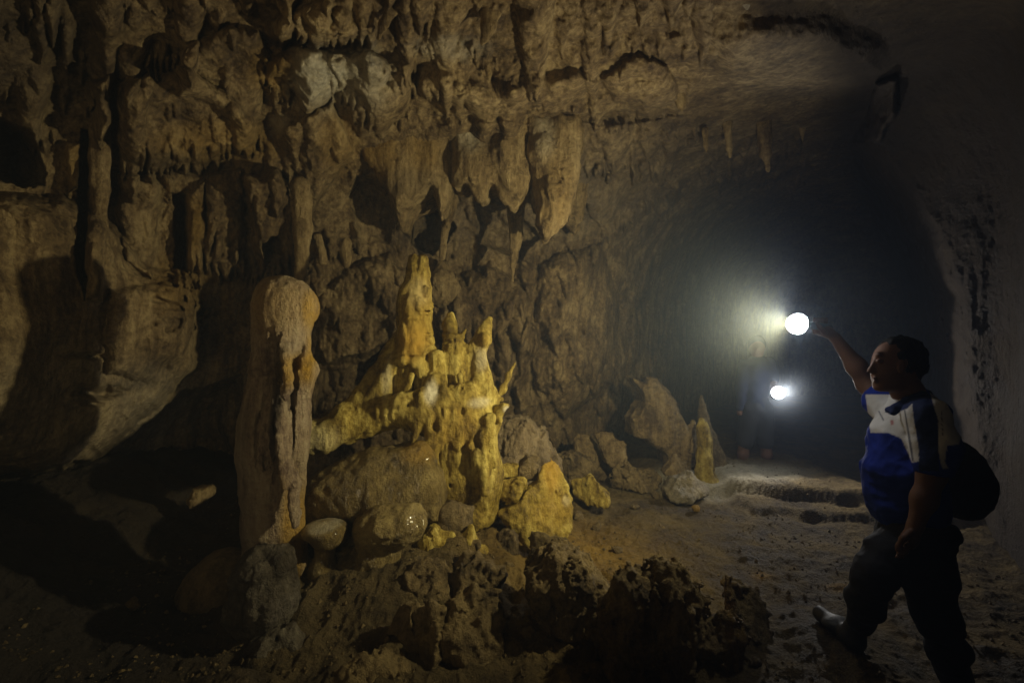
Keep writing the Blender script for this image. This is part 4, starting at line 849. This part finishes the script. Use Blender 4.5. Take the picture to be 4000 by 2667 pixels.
# hair
s = Solid([P(3390, 0, YM)[0], 1.9, P(0, 1530, YM)[2]], [P(3640, 0, YM)[0], 2.16, P(0, 1270, YM)[2]], .006)
s.ell(J(3519, 1396), (RR(84, YM), .080, RR(84, YM)), .03, rot=(0, .2, 0)).ell(J(3540, 1440), (RR(48, YM), .066, RR(58, YM)), .03)
s.ell(J(3400, 1470), (RR(78, YM), .16, RR(82, YM)), .012, '-').ell(J(3500, 1500), (RR(60, YM), .16, RR(50, YM)), .015, '-')
s.noise(lambda X, Y, Z: fbm(X * 45, Y * 45, Z * 26, 3, 201) * .014 + fbm(X * 110, Y * 110, Z * 60, 2, 202) * .008)
pfin(s, 'hair', M_hair)
# polo shirt
s = Solid([P(3340, 0, YM)[0], 1.62, P(0, 2090, YM)[2]], [2.20, 2.52, P(0, 1500, YM)[2]], .0052)
t = RR(11, YM)
s.chain([(p, r_ + t) for p, r_ in SPINE], .05, 1.35).cap(J(3540, 1620, .14), RR(60, YM), J(3612, 1622, -.12), RR(60, YM), .06)
s.ell(J(3488, 1905, 0), (RR(78, YM), .13, RR(185, YM)), .03)
s.chain([(NARM[0][0], RR(68, YM)), (NARM[1][0], RR(63, YM)), (J(3650, 1815, -.205), RR(58, YM))], .04)
s.chain([(FARM[0][0], RR(66, YM)), (FARM[1][0], RR(58, YM))], .04)
s.cap(J(3600, 1620, 0), RR(66, YM), J(3560, 1560, 0), RR(58, YM), .04)
w = tuple(slice(None) for _ in range(3)); X, Y, Z = s._xyz(w)
def cut(n, p):      # keep the side n points away from
    l = math.sqrt(sum(a * a for a in n)); v = ((X - p[0]) * n[0] + (Y - p[1]) * n[1] + (Z - p[2]) * n[2]) / l
    s.d = np.maximum(s.d, v + 0 * s.d).astype(F32)
cut((0, 0, -1), J(3500, 2035))
def hollow(pts, k=.004): s.chain(pts, k, 1.0, '-')
s.noise(lambda X, Y, Z: .006 * np.sin((Z * 1.0 + X * .55 + .12 * vnoise(X * 4, Y * 4, Z * 4, 3)) * 38) * sstep(1.32, 1.1, Z) * (0.4 + vnoise(X * 5, Y * 5, Z * 6, 205)) + fbm(X * 9, Y * 9, Z * 6, 3, 203) * .012 + ridged(X * 14 - Z * 9, Y * 14, Z * 12 + X * 5, 2, 209) * .0035)
s.noise(lambda X, Y, Z: .007 * ridged(X * 7 + Z * 4, Y * 7, Z * 9 - X * 6, 3, 207) * sstep(1.42, 1.3, Z))
hollow([(J(3650, 1840, -.205), RR(50, YM)), (J(3640, 1900, -.21), RR(56, YM))])
hollow([(J(3545, 1535, 0), RR(53, YM)), (J(3520, 1480, 0), RR(60, YM))])
def frame_xy(X, Y, Z): return X / Y * FPX + 2000, (CAMZ - Z) / Y * FPX + 1333.5
def pm(pts, soft=1.5):
    return lambda X, Y, Z: 1 - sstep(-soft, soft, poly_sd(*frame_xy(X, Y, Z), pts))
A_ = pm([(3380, 1540), (3560, 1540), (3572, 1640), (3590, 1740), (3600, 1800), (3562, 1806), (3548, 1770), (3520, 1712), (3470, 1690), (3440, 1690), (3400, 1690)])
B_ = pm([(3632, 1530), (3690, 1560), (3760, 1690), (3745, 1735), (3700, 1740), (3690, 1800), (3705, 1830), (3680, 1830), (3664, 1760), (3662, 1640)])
C_ = pm([(3560, 1540), (3632, 1540), (3664, 1640), (3668, 1840), (3590, 1840), (3588, 1740), (3570, 1640)])
D_ = pm([(3455, 1608), (3480, 1590), (3550, 1540), (3575, 1560), (3545, 1595), (3480, 1620)])
S_ = lambda X, Y, Z: np.clip(pm([(3531, 1600), (3536, 1600), (3562, 1740), (3570, 1800), (3562, 1800), (3552, 1740)], 1.5)(X, Y, Z) + pm([(3430, 1606), (3434, 1602), (3454, 1640), (3450, 1644)], 1.5)(X, Y, Z) + pm([(3676, 1600), (3680, 1600), (3684, 1700), (3680, 1700)], 1.5)(X, Y, Z), 0, 1)
near = lambda f: (lambda X, Y, Z: f(X, Y, Z))
pfin(s, 'polo_shirt', M_shirt, {'white': lambda X, Y, Z: np.clip(A_(X, Y, Z) + B_(X, Y, Z), 0, 1), 'navy': lambda X, Y, Z: np.clip(C_(X, Y, Z) + D_(X, Y, Z), 0, 1),
                               'red': lambda X, Y, Z: .8 * pm([(3478, 1640), (3490, 1640), (3492, 1658), (3480, 1660)], 3)(X, Y, Z), 'seam': lambda X, Y, Z: .8 * S_(X, Y, Z)})
s = Solid([P(3420, 0, YM)[0], 1.85, P(0, 1640, YM)[2]], [2.0, 2.22, P(0, 1500, YM)[2]], .005)
s.chain([q_(3470, 1600, -.03, 10), q_(3500, 1590, -.07, 13), q_(3545, 1565, -.085, 15), q_(3600, 1545, -.06, 17), q_(3618, 1540, 0, 17), q_(3600, 1545, .06, 17), q_(3540, 1565, .08, 14), q_(3480, 1588, .04, 12)], .01)
s.chain([q_(3470, 1600, -.035, 8), q_(3490, 1612, -.07, 8), q_(3530, 1590, -.095, 9)], .012)
pfin(s, 'collar', M_shirt, {'navy': lambda X, Y, Z: X * 0 + 1})
# trousers
s = Solid([P(3290, 0, 1.85)[0] - .1, 1.70, -0.35], [2.18, 2.36, P(0, 1990, YM)[2]], .0075)
s.ell(J(3568, 2050, 0), (RR(108, YM), .165, RR(72, YM)), .05)
s.chain([(p, r_ + RR(13, YM)) for p, r_ in LEGF[:-1]] + [q_(3362, 2420, .08, 52)], .05).chain([(p, r_ + RR(13, YM)) for p, r_ in LEGB[:-1]] + [q_(3748, 2690, 0, 54)], .05)
w = tuple(slice(None) for _ in range(3)); X, Y, Z = s._xyz(w); cut((0, 0, 1), J(3500, 2012))
s.noise(lambda X, Y, Z: fbm(X * 8, Y * 8, Z * 12, 3, 211) * .020 + ridged(X * 6 + Z * 4, Y * 6, Z * 10, 3, 212) * .008)
pfin(s, 'trousers', M_trouser)
for nm, A, B, T in (('shoe', (3336, 2496, .12), (3208, 2398, .32), (3338, 2450, .12)), ('shoe', (3760, 2790, .02), (3640, 2800, -.08), (3750, 2740, .0))):
    a, b, t_ = J(*A), J(*B), J(*T)
    s = Solid([min(a[0], b[0]) - .1, min(a[1], b[1]) - .12, min(a[2], b[2]) - .09], [max(a[0], b[0]) + .1, max(a[1], b[1]) + .12, max(t_[2], b[2]) + .09], .005)
    s.cap(a, .044, b, .038, .02, 1.1); s.cap(a, .042, t_, .046, .03)
    m_ = tuple((a[i] + b[i]) / 2 for i in range(3)); s.ell((m_[0], m_[1], m_[2] + .012), (.07, .05, .035), .02)
    s.noise(lambda X, Y, Z: fbm(X * 14, Y * 14, Z * 14, 2, 213) * .004)
    sh = pfin(s, nm, M_shoe)
s = Solid([J(3540, 0, -.21)[0] - .02, 1.74, J(0, 2085)[2]], [J(3615, 0)[0] + .03, 1.90, J(0, 2010)[2]], .0035)
s.cap(J(3584, 2036, -.21), RR(30, YM), J(3577, 2054, -.21), RR(28, YM), .01); s.cap(J(3600, 1995, -.21), RR(29, YM), J(3586, 2030, -.21), RR(24.5, YM), .003, 1, '-'); s.cap(J(3576, 2058, -.21), RR(23, YM), J(3565, 2085, -.21), RR(24, YM), .003, 1, '-')
s.ell(J(3577, 2045, -.245), (.017, .009, .017), .004)
pfin(s, 'wristwatch', M_strap)
# backpack worn by the man
M_bag = cloth_mat('black_nylon', (0.014, 0.014, 0.017), rough=.7)
s = Solid([J(3660, 0)[0], 1.80, P(0, 2110, YM)[2]], [J(3880, 0)[0], 2.26, P(0, 1640, YM)[2]], .008)
s.ell(J(3745, 1860, 0), (RR(62, YM), .13, RR(140, YM)), .04).ell(J(3755, 1930, 0), (RR(58, YM), .125, RR(95, YM)), .05).ell(J(3785, 1960, 0), (RR(30, YM), .09, RR(50, YM)), .02)
s.ell(J(3580, 1850, 0), (RR(92, YM), .2, RR(200, YM)), .01, '-')
s.noise(lambda X, Y, Z: fbm(X * 9, Y * 9, Z * 9, 3, 231) * .02 + ridged(X * 12, Y * 12, Z * 7, 2, 233) * .006)
bagroot = empty('backpack', J(3760, 2050)); tag(bagroot, "black backpack hanging on the striding man's back", 'backpack')
me = s.mesh('pack_body', M_bag, origin=tuple(bagroot.location)); link('pack_body', me, bagroot)
s = Solid([J(3480, 0)[0], 1.72, P(0, 1900, YM)[2]], [J(3760, 0)[0], 2.3, P(0, 1560, YM)[2]], .006)
for e in (-.155, .155):
    s.chain([q_(3720, 1740, e * .8, 11), q_(3668, 1640, e * 1.0, 11), q_(3610, 1565, e * .95, 11)], .006)
me = s.mesh('strap', M_bag, origin=tuple(bagroot.location)); link('strap', me, bagroot)
# ---------------------------------------------------------------- torches
def torch(label, lens, hand, rl, rb, cat='torch'):
    base = tuple((lens[i] + hand[i]) / 2 for i in range(3))
    t = empty('torch', base); tag(t, label, cat, 'hand torches')
    dv = [lens[i] - hand[i] for i in range(3)]; L_ = math.sqrt(sum(v * v for v in dv)); u = [v / L_ for v in dv]
    at = lambda f: tuple(hand[i] + u[i] * f for i in range(3))
    h = rl / 9
    m = rl * 1.5
    allp = [hand, lens, at(-.06)]
    lo = [min(p[i] for p in allp) - m for i in range(3)]; hi = [max(p[i] for p in allp) + m for i in range(3)]
    s = Solid(lo, hi, h)
    s.cap(at(-.055), rb, at(L_ - rl * 1.4), rb, .004); s.cap(at(L_ - rl * 1.6), rb * 1.05, at(L_ - rl * .55), rl * 1.02, .006)
    w = tuple(slice(None) for _ in range(3)); X, Y, Z = s._xyz(w)
    v = (X - lens[0]) * u[0] + (Y - lens[1]) * u[1] + (Z - lens[2]) * u[2] + rl * .5
    s.d = np.maximum(s.d, v).astype(F32)
    me = s.mesh('barrel', M_torch, origin=base); link('barrel', me, t)
    s = Solid(lo, hi, h * .8)
    s.ell(at(L_ - rl * .35), (rl, rl, rl), .001)
    X, Y, Z = s._xyz(w)
    v = -((X - lens[0]) * u[0] + (Y - lens[1]) * u[1] + (Z - lens[2]) * u[2] + rl * .49)
    s.d = np.maximum(s.d, v).astype(F32)
    me = s.mesh('lens', M_lens, origin=base); link('lens', me, t)
    return u
TORCH = P(3107, 1264, 2.33); HAND = P(3210, 1276, YM + .37)
tu = torch('large bright torch with a domed white lens held out by the striding man', TORCH, HAND, .052, .019)
# ---------------------------------------------------------------- second visitor in the passage
YF = 5.0
def K(x, y, dy, r): return (P(x, y, YF + dy), RR(r, YF))
root = empty('person', P(2945, 1870, YF)); tag(root, 'dark distant person with bare lower legs standing in the passage behind the smaller torch', 'person', 'cave visitors')
s = Solid([P(2830, 0, YF)[0], 4.7, -.05], [P(3110, 0, YF)[0], 5.35, 1.68], .0105)
FL1 = [K(2935, 1600, 0, 32), K(2910, 1725, .02, 21), K(2902, 1770, .02, 20), K(2900, 1845, .03, 13)]
FL2 = [K(2975, 1600, 0, 32), K(2990, 1725, 0, 21), K(2994, 1775, 0, 20), K(2998, 1840, .06, 13)]
FT = [K(2955, 1600, 0, 40), K(2955, 1520, 0, 36), K(2957, 1445, 0, 44), K(2958, 1420, 0, 34)]
FA = [K(3004, 1420, 0, 20), K(3020, 1480, -.04, 16), K(3026, 1525, -.12, 14), K(3036, 1542, -.2, 12)]
FB = [K(2912, 1425, 0, 20), K(2896, 1510, .02, 16), K(2892, 1590, 0, 11), K(2890, 1612, 0, 12)]
s.chain(FT, .04).chain(FL1, .03).chain(FL2, .03).chain(FA, .02).chain(FB, .02).chain([K(2958, 1420, 0, 20), K(2957, 1385, -.01, 20)], .02)
s.ell(K(2957, 1352, 0, 1)[0], (.078, .092, .108), .02).ell(K(2957, 1372, -.03, 1)[0], (.058, .06, .07), .02).ell(K(2957, 1362, -.10, 1)[0], (.014, .02, .018), .01)
for fl, dx in ((FL1, -8), (FL2, 8)):
    s.cap(K(fl[-1][0][0] * 0 + (2900 if dx < 0 else 2998), 1858, .03, 14)[0], RR(14, YF), K((2915 if dx < 0 else 3015), 1864, -.14, 11)[0], RR(11, YF), .02)
for a in range(4): s.chain([K(3030 + a * 3, 1538, -.23 + a * .012, 4), K(3044, 1534 + a * 4, -.25 + a * .004, 3.6), K(3050, 1540 + a * 4, -.22, 3.4)], .006)
s.chain([K(3032, 1536, -.2, 4.4), K(3036, 1526, -.24, 3.8)], .006)
pfin(s, 'body', M_skin, parent=root)
M_dshirt = cloth_mat('dark_blue_shirt', (0.015, 0.02, 0.045)); M_shorts = cloth_mat('dark_shorts', (0.03, 0.03, 0.035)); M_sandal = plain_mat('sandal', (0.08, 0.05, 0.03), rough=.6)
s = Solid([P(2870, 0, YF)[0], 4.7, .7], [P(3050, 0, YF)[0], 5.3, 1.5], .0105)
s.chain([(p, r_ + .014) for p, r_ in FT], .04).chain([(FA[0][0], RR(26, YF)), (FA[1][0], RR(23, YF))], .03).chain([(FB[0][0], RR(26, YF)), (FB[1][0], RR(22, YF)), (FB[2][0], RR(17, YF))], .03)
s.noise(lambda X, Y, Z: fbm(X * 9, Y * 9, Z * 9, 2, 221) * .014); pfin(s, 'shirt', M_dshirt, parent=root)
s = Solid([P(2860, 0, YF)[0], 4.75, .25], [P(3050, 0, YF)[0], 5.3, .95], .0105)
s.chain([(FL1[0][0], RR(42, YF)), (K(2911, 1725, .02, 1)[0], RR(31, YF))], .03).chain([(FL2[0][0], RR(42, YF)), (K(2990, 1725, 0, 1)[0], RR(31, YF))], .03).cap(FT[0][0], RR(45, YF), FT[1][0], RR(38, YF), .03)
s.noise(lambda X, Y, Z: fbm(X * 9, Y * 9, Z * 6, 2, 223) * .014); pfin(s, 'shorts', M_shorts, parent=root)
s = Solid([P(2900, 0, YF)[0], 4.85, 1.3], [P(3010, 0, YF)[0], 5.2, 1.66], .009)
s.ell(K(2957, 1345, .012, 1)[0], (.086, .098, .105), .02).ell(K(2957, 1385, -.09, 1)[0], (.09, .09, .10), .01, '-').ell(K(2957, 1420, .03, 1)[0], (.1, .12, .09), .01, '-')
pfin(s, 'hair', M_hair, parent=root)
for x in (2907, 3006):
    s = Solid([P(x, 0, YF)[0] - .12, 4.75, -.06], [P(x, 0, YF)[0] + .12, 5.2, .10], .006)
    s.cap(K(x - 6, 1873, .05, 1)[0], .034, K(x + 9, 1876, -.16, 1)[0], .036, .01); w = tuple(slice(None) for _ in range(3)); X, Y, Z = s._xyz(w); cut((0, 0, 1), K(x, 1872, 0, 1)[0])
    pfin(s, 'sandal', M_sandal, parent=root)
FAR = P(3040, 1532, 4.66)
torch('smaller far torch glaring at the camera from the passage', FAR, P(3040, 1538, 4.80), .062, .02)
# ================================================================ camera, lamps, haze
cd = bpy.data.cameras.new('camera'); cam = bpy.data.objects.new('camera', cd); COL.objects.link(cam)
cam.location = (0, 0, CAMZ); cam.rotation_euler = (R(90), 0, 0); cd.sensor_width = 36; cd.lens = FPX / 4000 * 36; cd.clip_start = 0.02; cd.clip_end = 100
scene.camera = cam
w = bpy.data.worlds.new('World'); scene.world = w; w.use_nodes = True
w.node_tree.nodes['Background'].inputs[0].default_value = (0.5, 0.45, 0.4, 1); w.node_tree.nodes['Background'].inputs[1].default_value = 0.002
def lamp(name, loc, power, col, rad, kind='POINT', aim=None, size=None, blend=1.0):
    ld = bpy.data.lights.new(name, kind); ld.energy = power; ld.color = col; ld.shadow_soft_size = rad
    o = bpy.data.objects.new(name, ld); COL.objects.link(o); o.location = loc
    if kind == 'SPOT': ld.spot_size = R(size); ld.spot_blend = blend
    if aim is not None: o.rotation_euler = Vector([aim[i] - loc[i] for i in range(3)]).to_track_quat('-Z', 'Y').to_euler()
    return o
tb = [TORCH[i] + tu[i] * .04 for i in range(3)]
lamp('torch_beam', tb, 235, (1.0, 0.87, 0.46), 0.035, 'SPOT', [tb[i] + v for i, v in enumerate((-1, 1.0, 0))], 178, 1.0)
lamp('torch_glow', [TORCH[i] + tu[i] * .05 + (0, .03, .03)[i] for i in range(3)], 26, (0.98, 0.97, 0.95), 0.03, 'SPOT', (TORCH[0] - .5, TORCH[1] + .8, TORCH[2] + .5), 180, .6)
lamp('far_torch_beam', (FAR[0], FAR[1] - 0.08, FAR[2] + .02), 42, (1.0, 0.95, 0.88), 0.04, 'SPOT', (FAR[0] - .1, FAR[1] - 1.1, FAR[2] - .1), 160, 0.3)
lamp('offcamera_fill', (-1.0, -1.3, 1.15), 68, (1.0, 0.77, 0.42), 0.5, 'SPOT', (-.75, 3.6, 2.65), 90, 1.0)  # unseen soft fill added behind the camera for roof and left wall
scene.view_settings.view_transform = 'Standard'; scene.view_settings.look = 'None'; scene.view_settings.exposure = 0; scene.view_settings.gamma = 1
scene.cycles.max_bounces = 4; scene.cycles.diffuse_bounces = 2; scene.cycles.glossy_bounces = 2; scene.cycles.volume_bounces = 0
scene.cycles.use_denoising = True
scene.cycles.sample_clamp_indirect = 2.0
# fog balls added round the torch lenses to stand in for lens bloom
def bloom_fog(cx, rad, dens, seed):
    n = 20; V_ = []; Q_ = []
    for i in range(n + 1):
        for j in range(2 * n):
            a = math.pi * i / n; b_ = math.pi * j / n
            V_.append((rad * math.sin(a) * math.cos(b_), rad * math.sin(a) * math.sin(b_), rad * 1.25 * math.cos(a)))
    for i in range(n):
        for j in range(2 * n): Q_.append((i * 2 * n + j, (i + 1) * 2 * n + j, (i + 1) * 2 * n + (j + 1) % (2 * n), i * 2 * n + (j + 1) % (2 * n)))
    m = bpy.data.materials.new('bloom_fog'); nt = nodes_of(m); N = nt.nodes; L = nt.links
    out = N.new('ShaderNodeOutputMaterial'); v = N.new('ShaderNodeVolumePrincipled'); L.new(v.outputs[0], out.inputs['Volume']); v.inputs['Color'].default_value = (.75, .84, .95, 1); v.inputs['Anisotropy'].default_value = .3
    tc = N.new('ShaderNodeTexCoord'); ln = N.new('ShaderNodeVectorMath'); ln.operation = 'LENGTH'; L.new(tc.outputs['Object'], ln.inputs[0])
    mr = N.new('ShaderNodeMapRange'); mr.interpolation_type = 'SMOOTHERSTEP'; mr.inputs[1].default_value = 0; mr.inputs[2].default_value = rad; mr.inputs[3].default_value = dens; mr.inputs[4].default_value = 0; L.new(ln.outputs['Value'], mr.inputs[0])
    mp_ = N.new('ShaderNodeMapping'); mp_.inputs['Scale'].default_value = (1.4, 1.4, .6); L.new(tc.outputs['Object'], mp_.inputs[0])
    no = N.new('ShaderNodeTexNoise'); no.inputs['Scale'].default_value = 3.2; no.inputs['Detail'].default_value = 2; L.new(mp_.outputs[0], no.inputs[0])
    r2 = N.new('ShaderNodeMapRange'); r2.inputs[1].default_value = .35; r2.inputs[2].default_value = .65; r2.inputs[3].default_value = .35; r2.inputs[4].default_value = 1.5; L.new(no.outputs[0], r2.inputs[0])
    mu = N.new('ShaderNodeMath'); mu.operation = 'MULTIPLY'; L.new(mr.outputs[0], mu.inputs[0]); L.new(r2.outputs[0], mu.inputs[1]); L.new(mu.outputs[0], v.inputs['Density'])
    o = link('bloom_fog', mesh_np('bloom_fog', np.array(V_), np.array(Q_), m)); o.location = cx; tag(o, kind='stuff')
bloom_fog(TORCH, .7, .05, 1); bloom_fog(FAR, .5, .14, 2)
# damp cave air
hx = (-12, 12); hy = (-6, 26); hz = (-3, 14)
hv = np.array([[x, y, z] for x in hx for y in hy for z in hz], F32)
hq = np.array([[0, 1, 3, 2], [4, 6, 7, 5], [0, 4, 5, 1], [2, 3, 7, 6], [0, 2, 6, 4], [1, 5, 7, 3]])
m = bpy.data.materials.new('damp_air'); nt = nodes_of(m)
out = nt.nodes.new('ShaderNodeOutputMaterial'); pv_ = nt.nodes.new('ShaderNodeVolumePrincipled'); nt.links.new(pv_.outputs[0], out.inputs['Volume'])
pv_.inputs['Color'].default_value = (0.52, 0.64, 0.86, 1); pv_.inputs['Density'].default_value = 0.021; pv_.inputs['Anisotropy'].default_value = 0.15
tag(link('haze', mesh_np('haze', hv, hq, m, False)), kind='stuff')
